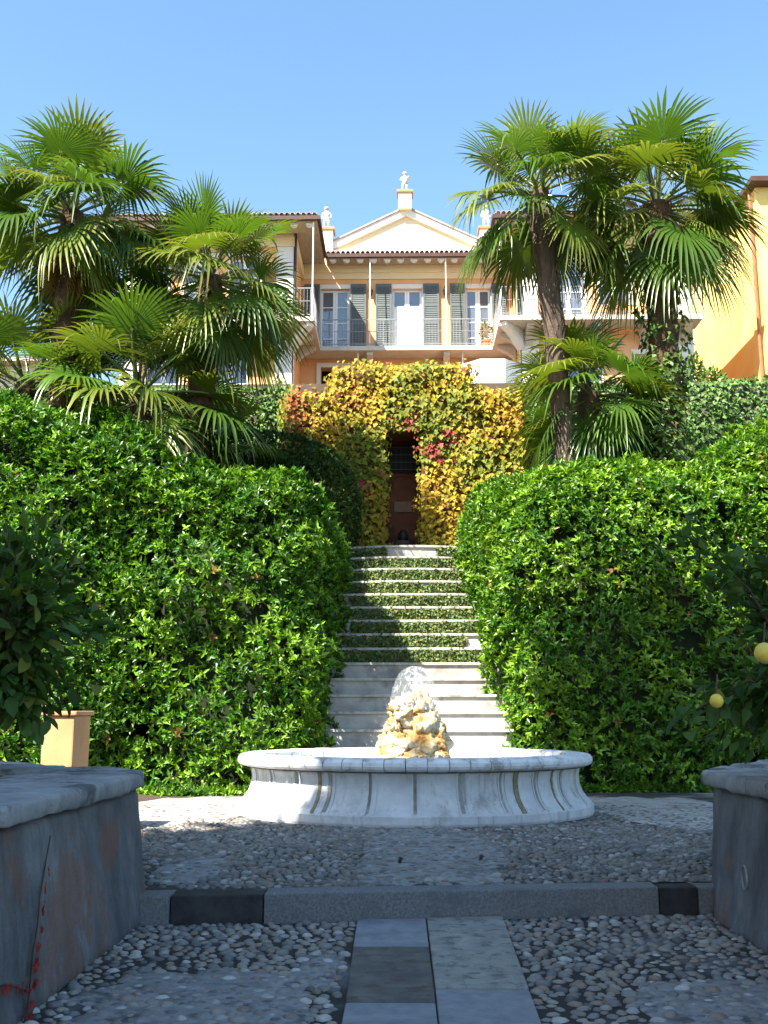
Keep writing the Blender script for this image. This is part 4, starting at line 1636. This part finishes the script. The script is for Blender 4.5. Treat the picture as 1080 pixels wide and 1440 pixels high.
def tiles_row(a, b2, n_, slope_len, rise, r=.085):
    """half round tiles from the eave up; a and b2 are the eave ends (x,y,z); up-slope direction is horizontal normal"""
    a, b2 = Vector(a), Vector(b2)
    e = (b2 - a).normalized()
    nrm = Vector((-e.y, e.x, 0))
    mb = MB()
    for k_ in range(n_):
        p = a.lerp(b2, (k_ + .5) / n_)
        q = p + nrm * slope_len + Vector((0, 0, rise))
        k0 = len(mb.v)
        for pp in (p, q):
            for j in range(7):
                t = PI * j / 6
                mb.v.append(tuple(pp + e * (r * math.cos(t)) + Vector((0, 0, r * math.sin(t)))))
            for j in range(7):
                t = PI * j / 6
                mb.v.append(tuple(pp + e * (r * .78 * math.cos(t)) + Vector((0, 0, r * .78 * math.sin(t)))))
        for j in range(6):
            mb.f.append((k0 + j, k0 + j + 1, k0 + 14 + j + 1, k0 + 14 + j))
            mb.f.append((k0 + 7 + j, k0 + 14 + 7 + j, k0 + 14 + 7 + j + 1, k0 + 7 + j + 1))
            mb.f.append((k0 + j, k0 + 7 + j, k0 + 7 + j + 1, k0 + j + 1))
    return mb


tiles_row((XL, 37.14, 18.79), (XR, 37.14, 18.79), 33, 1.2, .32).build('roof_tiles', 'tile', vl, kind='stuff')
corb = MB().prism_y([(-.14, 0), (.14, 0), (.11, -.06), (.05, -.11), (-.05, -.11), (-.11, -.06)], 0, .16).mesh('corbel', bevel=0)
corb.materials.append(M['white_plaster'])


def corbels(p, q, n_, rz=0):
    for k_ in range(n_):
        o = bpy.data.objects.new('corbel', corb)
        col.objects.link(o)
        o.parent = vl
        o.matrix_parent_inverse = Matrix.Translation(-WLOC[vl.name])
        o.location = Vector(p).lerp(Vector(q), (k_ + .5) / n_)
        o.rotation_euler = (0, 0, rz)


corbels((XL, 37.26, 18.577), (XR, 37.26, 18.577), 12)

# pediment
PB = 19.05
PA = 21.05
ped = MB().prism_y([(-3.0, PB), (3.2, PB), (3.2, 19.45), (HX, PA), (-3.0, 19.45)], 38.05, 38.5)
ped.build('pediment', 'cream', vl)
for s_ in (-1, 1):
    xe = -3.1 if s_ < 0 else 3.3
    mb = MB()
    zt = 19.5
    mb.prism_y([(xe, zt - .05), (HX, PA - .03), (HX, PA - .33), (xe, zt - .33)][::s_], 37.92, 38.6)
    mb.build('raking_cornice', 'white_plaster', vl)
    mb = MB()
    mb.prism_y([(xe, zt - .048), (xe, zt + .02), (HX, PA + .045), (HX, PA - .028)][::-s_], 37.86, 42)
    mb.build('roof', 'tile', vl)
MB().box(-3.0, 3.2, 37.95, 38.049, PB + .05, PB + .25).build('base_moulding', 'white_plaster', vl)


def pedestal(cx, z0, z1, w):
    mb = MB()
    mb.box(cx - w / 2, cx + w / 2, 37.7, 37.7 + w, z0, z1 - .1)
    mb.build('pedestal', 'cream', vl)
    MB().box(cx - w / 2 - .06, cx + w / 2 + .06, 37.64, 37.76 + w, z1 - .099, z1).build('pedestal_cap', 'terracotta', vl)


pedestal(HX - .05, 20.9, 21.68, .52)
pedestal(-3.05, 19.1, 20.12, .55)
pedestal(3.25, 19.1, 20.12, .55)


# wings
def wing(xi, xo, s_):
    """xi inner wall x, xo outer end; s_ -1 left, 1 right"""
    a, b2 = min(xi, xo), max(xi, xo)
    wn_ = [(xi + s_ * 1.75, 1.1), (xi + s_ * 3.4, 1.1), (xi + s_ * 5.0, .95)]
    ops_ = [(c_ - w_ / 2, c_ + w_ / 2, ZB if k_ == 0 else ZB + .75, 17.66) for k_, (c_, w_) in enumerate(wn_)]
    g_ = [(xi + s_ * 2.2 - .6, xi + s_ * 2.2 + .6, 10.2, 13.9), (xi + s_ * 4.6 - .6, xi + s_ * 4.6 + .6, 10.2, 13.9)]
    wall_with_openings(a, b2, 9.7, 18.05, 35.1, .4, ops_ + g_, 'wall', 'orange')
    # side walls and back
    MB().box(xi, xi + s_ * .4, 35.501, 38.0 if s_ > 0 else 38.0, 9.7, 18.05).build('wall', 'orange', vl)
    MB().box(xo, xo - s_ * .4, 35.501, 46, 9.7, 18.05).build('wall', 'orange', vl)
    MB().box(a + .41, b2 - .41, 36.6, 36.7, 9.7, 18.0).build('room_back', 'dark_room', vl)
    # white corner piers
    for xx in (xi, xo - s_ * .62):
        MB().box(xx - s_ * .03, xx + s_ * .62, 35.02, 35.097, 9.7, 18.04).build('pilaster', 'white_plaster', vl)
    MB().box(xi - s_ * .03, xi - s_ * .001, 35.02, 35.6, 9.7, 18.04).build('pilaster', 'white_plaster', vl)
    MB().box(xo + s_ * .001, xo + s_ * .03, 35.02, 35.6, 9.7, 18.04).build('pilaster', 'white_plaster', vl)
    for k_, (c_, w_) in enumerate(wn_):
        french_window(c_, w_, ops_[k_][2], 17.66, 35.1, panes=3 if k_ else 4)
    for (xa, xb, za, zb) in g_:
        french_window((xa + xb) / 2, xb - xa, za, zb, 35.1)
    mb = MB()
    mb.box(a, b2, 35.0, 35.3, 18.052, 18.3)
    mb.box(a, b2, 34.95, 35.3, 18.302, 18.5)
    mb.box(xi, xi - s_ * .1, 35.301, 37.85, 18.052, 18.5)
    mb.build('cornice', 'cream', vl)
    # eave
    ein = xi - s_ * .93
    eo = xo + s_ * .9
    A, B = min(ein, eo), max(ein, eo)
    mb = MB()
    mb.box(A, B, 34.0, 34.95, 18.515, 18.56)
    mb.box(min(ein, xi - s_ * .1), max(ein, xi - s_ * .1), 34.951, 37.21, 18.515, 18.56)
    mb.box(min(xo, eo), max(xo, eo), 34.951, 46, 18.515, 18.56)
    mb.build('soffit', 'soffit', vl)
    mb = MB()
    mb.box(A, B, 33.88, 33.998, 18.55, 18.69)
    mb.box(ein, ein - s_ * .11, 33.88, 37.09, 18.551, 18.691)
    mb.box(eo, eo + s_ * .11, 33.88, 46, 18.551, 18.691)
    mb.build('gutter', 'gutter', vl)
    # hipped roof
    xm0, xm1 = (ein + eo) / 2 - 1.2, (ein + eo) / 2 + 1.2
    v = [(A, 33.9, 18.66), (B, 33.9, 18.66), (B, 47, 18.66), (A, 47, 18.66), (xm0, 37.8, 20.0), (xm1, 37.8, 20.0), (xm1, 47, 20.0), (xm0, 47, 20.0)]
    MB().add(v, [(0, 1, 5, 4), (1, 2, 6, 5), (2, 3, 7, 6), (3, 0, 4, 7), (4, 5, 6, 7), (3, 2, 1, 0)]).build('roof', 'tile', vl)
    mb = tiles_row((A, 33.86, 18.73), (B, 33.86, 18.73), int((B - A) / .19), .9, .31)
    mb.build('roof_tiles', 'tile', vl, kind='stuff')
    corbels((A, 34.1, 18.512), (B, 34.1, 18.512), int((B - A) / .55))
    # balcony slab wraps round the inner side to meet the centre balcony
    bi = xi - s_ * .85
    bo = xo + s_ * .1
    mb = MB()
    mb.box(min(bi, bo), max(bi, bo), 34.0, 35.018, 14.8, 14.97)
    mb.box(min(bi, xi - s_ * .031), max(bi, xi - s_ * .031), 35.019, 37.0, 14.8, 14.97)
    slab_ = mb.build('balcony', 'concrete', vl)
    rail_x(min(bi, bo), max(bi, bo), 34.06, slab_)
    rail_y(34.06, 37.0, bi + s_ * .06, slab_)
    rail_y(34.06, 35.0, bo - s_ * .06, slab_)
    # brackets
    for xx in (xi + s_ * .25, xi + s_ * 2.6, xi + s_ * 4.3, xo - s_ * .3):
        MB().prism_x([(34.25, 14.798), (34.25, 14.66), (34.75, 14.45), (35.018, 14.2), (35.018, 14.798)], xx - .13, xx + .13).build('bracket', 'concrete', vl, bevel=.02)
    for yy in (35.35, 36.6):
        pz = [(xi - s_ * .7, 14.798), (xi - s_ * .7, 14.66), (xi - s_ * .3, 14.45), (xi - s_ * .031, 14.2), (xi - s_ * .031, 14.798)]
        MB().prism_y(pz[::s_], yy - .13, yy + .13).build('bracket', 'concrete', vl, bevel=.02)
    # diagonal corner bracket
    a0, a1 = Vector((xi - s_ * .04, 35.0, 0)), Vector((bi + s_ * .12, 34.15, 0))
    d = (a1 - a0).normalized()
    sd = Vector((-d.y, d.x, 0)) * .13
    L_ = (a1 - a0).length
    pf = [(0, 14.798), (L_, 14.798), (L_, 14.66), (L_ * .5, 14.42), (0, 14.05)]
    v = [tuple(a0 + d * q + sd + Vector((0, 0, z_))) for q, z_ in pf] + [tuple(a0 + d * q - sd + Vector((0, 0, z_))) for q, z_ in pf]
    MB().add(v, [(0, 1, 2, 3, 4), (9, 8, 7, 6, 5)] + [(j, (j + 1) % 5, (j + 1) % 5 + 5, j + 5) for j in range(5)]).build('bracket', 'white_plaster', vl)
    # tension rod from eave to balcony corner
    MB().tube([(bi + s_ * .06, 34.06, 14.97), (bi + s_ * .06, 34.06, 18.515)], .028, 6).build('rod', 'white_wood', vl)
    # drainpipe
    MB().tube([(xi - s_ * .08, 34.93, 18.5), (xi - s_ * .08, 34.93, 14.98)], .045, 8).build('drainpipe', 'dark_iron', vl)


def rail_x(x0, x1, y, parent):
    mb = MB()
    mb.box(x0, x1, y - .018, y + .018, 16.02, 16.05)
    mb.box(x0, x1, y - .012, y + .012, 15.05, 15.075)
    mb.box(x0, x1, y - .01, y + .01, 15.55, 15.57)
    n_ = int((x1 - x0) / .115)
    for k_ in range(n_ + 1):
        x = x0 + .012 + (x1 - x0 - .024) * k_ / n_
        w = .011 if k_ % 10 else .02
        mb.box(x - w / 2, x + w / 2, y - w / 2, y + w / 2, 14.965, 16.021)
    mb.build('railing', 'iron', parent)


def rail_y(y0, y1, x, parent):
    mb = MB()
    mb.box(x - .018, x + .018, y0 + .02, y1, 16.021, 16.051)
    mb.box(x - .012, x + .012, y0 + .02, y1, 15.051, 15.076)
    n_ = int((y1 - y0) / .11)
    for k_ in range(1, n_ + 1):
        y = y0 + (y1 - y0) * k_ / n_
        mb.box(x - .007, x + .007, y - .007, y + .007, 14.965, 16.022)
    mb.build('railing', 'iron' if True else '', parent)


wing(-4.0, -10.1, -1)
wing(4.15, 10.2, 1)
slab_ = MB().box(-3.149, 3.299, 37.0, 37.99, 14.8, 14.965).build('balcony', 'concrete', vl)
MB().box(-4.0, -3.15, 37.001, 37.99, 14.8, 14.965).build('balcony', 'concrete', vl)
MB().box(3.3, 4.15, 37.001, 37.99, 14.8, 14.965).build('balcony', 'concrete', vl)
rail_x(-3.1, 3.25, 37.06, slab_)
for xx in (-1.3, 1.6):
    MB().prism_x([(37.12, 14.798), (37.12, 14.66), (37.5, 14.5), (37.99, 14.1), (37.99, 14.798)], xx - .12, xx + .12).build('bracket', 'concrete', vl, bevel=.02)
    MB().tube([(xx, 37.1, 14.97), (xx, 37.25, 18.58)], .022, 6).build('rod', 'white_wood', vl)
for xx in (-1.75, 2.2):
    MB().tube([(xx, 37.3, 10), (xx, 37.3, 14.8)], .03, 6).build('rod', 'white_wood', vl)

# wall lanterns
for k_, xx in enumerate((-1.28, 1.58)):
    t = thing('wall_lantern', 'small dark lantern on the orange wall, ' + ('nearer the left wing' if k_ == 0 else 'nearer the right wing'), 'lantern', (xx, 37.95, 17.5), group='lanterns between the shutters')
    MB().tube([(xx, 37.995, 17.62), (xx, 37.85, 17.7), (xx, 37.8, 17.62)], .015, 5).build('arm', 'dark_iron', t)
    MB().lathe([(.03, 0), (.05, .04), (.085, .2), (.09, .22), (.03, .3), (.0, .32)], (xx, 37.8, 17.3), 6).build('lamp', 'dark_iron', t)


# ------------------------------------------------------------------ statues
def skin_figure(name, joints, edges, radii, mat, parent, loc, rz, s):
    me = bpy.data.meshes.new(name)
    me.from_pydata(joints, edges, [])
    o = bpy.data.objects.new(name + '_tmp', me)
    col.objects.link(o)
    sk = o.modifiers.new('skin', 'SKIN')
    for i, r in enumerate(radii):
        me.skin_vertices[0].data[i].radius = (r, r)
    me.skin_vertices[0].data[0].use_root = True
    sb = o.modifiers.new('sub', 'SUBSURF')
    sb.levels = 2
    dg = bpy.context.evaluated_depsgraph_get()
    ev = bpy.data.meshes.new_from_object(o.evaluated_get(dg))
    bpy.data.objects.remove(o)
    ev.name = name
    ev.transform(Matrix.Rotation(rz, 4, 'Z') @ Matrix.Scale(s, 4))
    for a in list(ev.materials): pass
    ev.materials.clear()
    ev.polygons.foreach_set('use_smooth', np.ones(len(ev.polygons), dtype=bool))
    return link(name, ev, parent, False, mat)


def statue(label, loc, pose, s):
    t = thing('statue', label, 'statue', loc, group='stone statues on the roof')
    MB().box(-.2, .2, -.2, .2, 0, .07).build('base', 'statue', t, bevel=.01, world=False)
    J = [(0, 0, .52), (0, -.02, .68), (0, -.01, .80), (0, -.01, .88), (0, -.03, .985)]
    r_ = [.105, .105, .10, .045, .095]
    E = [(0, 1), (1, 2), (2, 3), (3, 4)]
    # legs
    if pose == 0:
        J += [(-.08, 0, .46), (-.10, -.03, .28), (-.10, 0, .09), (-.10, -.08, .08), (.08, 0, .46), (.10, -.10, .30), (.09, -.02, .12), (.09, -.1, .09)]
    else:
        J += [(-.08, 0, .46), (-.09, -.02, .28), (-.09, 0, .09), (-.10, -.08, .08), (.08, 0, .46), (.10, -.03, .28), (.10, .0, .09), (.11, -.08, .08)]
    r_ += [.085, .065, .05, .04, .085, .065, .05, .04]
    E += [(0, 5), (5, 6), (6, 7), (7, 8), (0, 9), (9, 10), (10, 11), (11, 12)]
    if pose == 0:      # one arm on the chest, one holding a bundle up at the shoulder
        J += [(-.13, 0, .80), (-.21, -.03, .66), (-.12, -.13, .62), (.13, 0, .80), (.21, -.02, .70), (.16, -.12, .84)]
    else:
        J += [(-.13, 0, .80), (-.20, .0, .64), (-.17, -.07, .50), (.13, 0, .80), (.21, .0, .64), (.17, -.08, .53)]
    r_ += [.06, .048, .04, .06, .048, .04]
    E += [(2, 13), (13, 14), (14, 15), (2, 16), (16, 17), (17, 18)]
    skin_figure('figure', J, E, r_, 'statue', t, loc, 0, s)
    hair = MB()
    hair.lathe([(.0, -.05), (.098, -.03), (.108, .03), (.085, .085), (.0, .115)], (0, -.015, .99), 12)
    hair.v = [(a * s, b2 * s, c2 * s) for a, b2, c2 in hair.v]
    hair.build('hair', 'statue', t, smooth=True, world=False)
    if pose == 0:
        cl = MB()
        cl.lathe([(.02, -.16), (.07, -.1), (.09, 0), (.05, .10), (.0, .14)], (.05, -.13, .60), 8)
        cl.v = [(a * s, b2 * s, c2 * s) for a, b2, c2 in cl.v]
        cl.build('cloth', 'statue', t, smooth=True, world=False)
    return t


statue('stone cherub on the peak of the pediment', (HX - .05, 37.96, 21.68), 0, .82)
statue('stone figure on the pedestal at the left end of the pediment', (-3.05, 37.97, 20.12), 1, .9)
statue('stone figure half hidden by palm fans at the right end of the pediment', (3.25, 37.97, 20.12), 1, .9)


# ------------------------------------------------------------------ flower pots
def blob_plant(t, c, r, n_, L, base, flower=None, ff=.25):
    u = unit(rng.normal(0, 1, (n_, 3)))
    P = np.array(c) + u * np.array(r) * (rng.random((n_, 1)) ** .4)
    D = unit(u + np.array([0, 0, .5]) + rng.normal(0, .5, (n_, 3)))
    C = greens(n_, base, .3, .15)
    if flower is not None:
        k_ = rng.random(n_) < ff
        C[k_] = np.array(flower) * (1 + rng.normal(0, .15, (k_.sum(), 1)))
    Ls = L * rng.uniform(.7, 1.3, n_)
    link('leaves', leaves_mesh('leaves', P, D, unit(rng.normal(0, 1, (n_, 3)) + [0, 0, 1]), Ls, Ls * .5, np.clip(C, .01, .9)), t, True, 'red_flower', 'stuff')


def pot(mb, c, r, h):
    return mb.lathe([(r * .62, 0), (r * .9, h * .8), (r * 1.05, h * .8), (r * 1.08, h), (r * .9, h), (r * .85, h * .85)], c, 14)


t = thing('potted_plant', 'terracotta pot of green and orange flowers on the centre balcony corner', 'plant pot', (3.1, 37.4, 14.97))
pot(MB(), (3.1, 37.4, 14.97), .2, .32).build('pot', 'terracotta', t)
blob_plant(t, (3.1, 37.4, 15.65), (.26, .26, .42), 260, .12, (.16, .2, .04), (.6, .3, .08), .3)
for k_, xx in enumerate((7.4, 9.0)):
    t = thing('flower_box', 'window box of red flowers behind the right wing railing, ' + ('between the two palm trunks' if k_ == 0 else 'against the stout palm trunk'), 'flower box', (xx, 34.25, 15.2), group='flower boxes on the right balcony')
    MB().box(xx - .35, xx + .35, 34.1, 34.36, 15.0, 15.22).build('box', 'terracotta', t, bevel=.01)
    blob_plant(t, (xx, 34.2, 15.4), (.4, .2, .2), 260, .1, (.08, .14, .03), (.45, .05, .03), .55)

t = thing('garden_parasol', 'white canvas parasol standing open under the villa balcony behind the portal', 'parasol', (2.75, 32, 9.85))
MB().tube([(2.75, 32, 9.85), (2.75, 32, 12.6)], .03, 8).build('pole', 'white_wood', t)
mb = MB()
k = 8
ro = [(2.75 + 1.02 * math.cos(2 * PI * (j + .5) / k), 32 + 1.02 * math.sin(2 * PI * (j + .5) / k)) for j in range(k)]
mb.v = [(2.75, 32, 12.62)] + [(*p, 12.36) for p in ro] + [(*p, 11.45) for p in ro]
mb.f = [(0, 1 + j, 1 + (j + 1) % k) for j in range(k)] + [(1 + j, 9 + j, 9 + (j + 1) % k, 1 + (j + 1) % k) for j in range(k)]
mb.build('canopy', 'white_wood', t)

# big terracotta bowl and shrubs on the terrace wall at right
t = thing('terracotta_bowl', 'wide terracotta bowl on the terrace in front of the yellow house', 'plant pot', (8.9, 28.2, 9.85))
pot(MB(), (8.9, 28.2, 9.82), .55, .62).build('bowl', 'terracotta', t, smooth=True)
t = thing('white_coping', 'pale stone coping strip along the terrace edge at far right', 'wall', (10.2, 26.6, 9.85))
MB().box(9.3, 16, 26.5, 26.8, 9.7, 10.02).build('coping', 'white_plaster', t, bevel=.02)
shr = [((10.6, 27.4, 10.35), (.75, .5, .55), 'round green shrub beside the terracotta bowl on the terrace'), ((12.0, 27.6, 10.4), (.9, .5, .6), 'green shrub at the right edge below the yellow house'), ((7.9, 27.4, 10.4), (.35, .3, .8), 'slender leafy shrub at the foot of the right wing pier'),
       ((8.3, 27.0, 10.1), (.4, .3, .5), 'low leafy shrub in front of the terracotta bowl')]
for c, r, lab in shr:
    t = thing('shrub', lab, 'shrub', (c[0], c[1], 9.85), group='shrubs on the terrace')
    n_ = int(1600 * (r[0] * r[2]) ** .7)
    blob_plant(t, c, r, n_, .13, (.10, .17, .03))
    MB().tube([(c[0], c[1], 9.8), c], [.04, .02], 6).build('stem', 'bark', t)
t = thing('climbing_plant', 'yellow green climber at the foot of the left wing pier', 'shrub', (-4.3, 34.2, 9.9))
blob_plant(t, (-4.35, 34.3, 11.6), (.35, .25, 1.3), 800, .15, (.2, .24, .04))
MB().tube([(-4.35, 34.3, 9.8), (-4.35, 34.3, 12.6)], [.03, .01], 6).build('stem', 'bark', t)

# ================================================================== YELLOW HOUSE at right, pale house at far left
yh = thing('yellow_house', 'bright yellow house with brown drainpipe at the right edge', 'house', (16, 40, 9.9))
MB().box(13.15, 24, 36, 48, 9.5, 20.75).build('wall', 'yellow', yh)
MB().add([(12.85, 35.5, 20.76), (25, 35.5, 20.76), (25, 49, 20.76), (12.85, 49, 20.76), (12.85, 35.5, 20.95), (25, 35.5, 20.95), (25, 49, 20.95), (12.85, 49, 20.95), (18.5, 42, 23)],
         [(3, 2, 1, 0), (0, 1, 5, 4), (1, 2, 6, 5), (2, 3, 7, 6), (3, 0, 4, 7), (4, 5, 8), (5, 6, 8), (6, 7, 8), (7, 4, 8)]).build('roof', 'gutter', yh)
MB().tube([(13.0, 36.25, 20.7), (13.0, 36.25, 9.9)], .055, 8).build('drainpipe', 'copper', yh)
bl = MB().box(13.5, 18, 34.9, 35.99, 15.9, 16.08).build('balcony', 'concrete', yh)
mb = MB()
mb.box(13.5, 18, 34.93, 34.97, 17.05, 17.09)
for k_ in range(36):
    mb.box(13.52 + k_ * .12, 13.535 + k_ * .12, 34.94, 34.955, 16.08, 17.06)
mb.build('railing', 'iron', bl)
fo = MB()
fo.box(14.2, 14.3, 35.94, 35.998, 16.1, 18.4)
fo.box(15.4, 15.5, 35.94, 35.998, 16.1, 18.4)
fo.box(14.2, 15.5, 35.94, 35.998, 18.401, 18.55)
w_ = fo.build('window', 'white_plaster', yh)
MB().box(14.301, 15.399, 35.97, 35.99, 16.1, 18.4).build('pane', 'glass', w_)
t = thing('wall_climber', 'green climber on the front wall of the yellow house', 'vine', (13.6, 35.9, 9.9))
blob_plant(t, (13.75, 35.85, 12.8), (.4, .12, 1.0), 500, .16, (.09, .16, .03))
MB().tube([(13.8, 35.9, 9.9), (13.75, 35.88, 13.4)], [.03, .01], 5).build('stem', 'bark', t)

ph = thing('pale_house', 'low pale house glimpsed behind palms at the far left', 'house', (-17, 41, 9.9))
MB().box(-24, -13.2, 38, 47, 9.5, 14.6).build('wall', 'cream_wallhouse', ph)
MB().add([(-24.5, 37.4, 14.61), (-12.7, 37.4, 14.61), (-12.7, 47.6, 14.61), (-24.5, 47.6, 14.61), (-22, 42, 16.4), (-15, 42, 16.4)], [(3, 2, 1, 0), (0, 1, 5, 4), (1, 2, 5), (2, 3, 4, 5), (3, 0, 4)]).build('roof', 'tile', ph)


# ================================================================== TREES behind the viewpoint that shade the forecourt
def shade_tree(label, base, crowns, n_, seed):
    t = thing('broadleaf_tree', label, 'tree', base, group='trees behind the forecourt')
    b = Vector(base)
    c0 = Vector(crowns[0][:3])
    mb = MB()
    mb.tube([b, b.lerp(c0, .4), c0], [.45, .34, .15], 10)
    for c in crowns:
        mb.tube([b.lerp(c0, .5), b.lerp(Vector(c[:3]), .8), Vector(c[:3])], [.2, .14, .06], 7)
    mb.build('trunk', 'bark', t, smooth=True)
    tot = sum(c[3] * c[4] for c in crowns)
    Ps, Ns = [], []
    for c in crowns:
        m_ = int(n_ * c[3] * c[4] / tot)
        u = unit(rng.normal(0, 1, (m_, 3)))
        rr2 = (.45 + .6 * rng.random((m_, 1)) ** .6)
        rr2 = rr2 * (1 + .22 * lump(u * 3, 2.2, 1.0, c[0])[:, None])
        Ps.append(np.array(c[:3]) + u * np.array([c[3], c[3], c[4]]) * rr2)
        Ns.append(u)
    P = np.concatenate(Ps)
    N = np.concatenate(Ns)
    m_ = len(P)
    D = unit(rng.normal(0, 1, (m_, 3)))
    L = rng.uniform(.3, .55, m_)
    link('crown', leaves_mesh('crown', P, D, unit(N + rng.normal(0, .6, (m_, 3))), L, L * .65, greens(m_, (.06, .11, .02), .25, .15)), t, True, 'dull_leaf', 'stuff')


shade_tree('tall tree beside the forecourt on the left, nearer the hedge', (-8.8, 2.6, 0),
           [(-8.4, 3.1, 7.5, 2.3, 3.2), (-8.4, 1.7, 12, 2.5, 3.6), (-8.3, 1.0, 16.0, 2.4, 3.2), (-7.8, 3.0, 21.6, 2.2, 2.4), (-9, 0.0, 9, 3.0, 5), (-8.6, -.6, 15, 3.0, 4.5), (-8, 0.4, 19, 2.4, 2.4), (-9.2, 3.2, 4.2, 2.2, 3)], 26000, 1)
shade_tree('tall tree beside the forecourt on the left, nearer the viewpoint', (-8.8, -4.5, 0),
           [(-8.5, -3.4, 8, 3.4, 5), (-8.2, -4, 14, 3.4, 5), (-8, -5, 19, 3, 4), (-8.8, -8, 11, 3.6, 6), (-9, -4, 4, 3, 3)], 22000, 2)
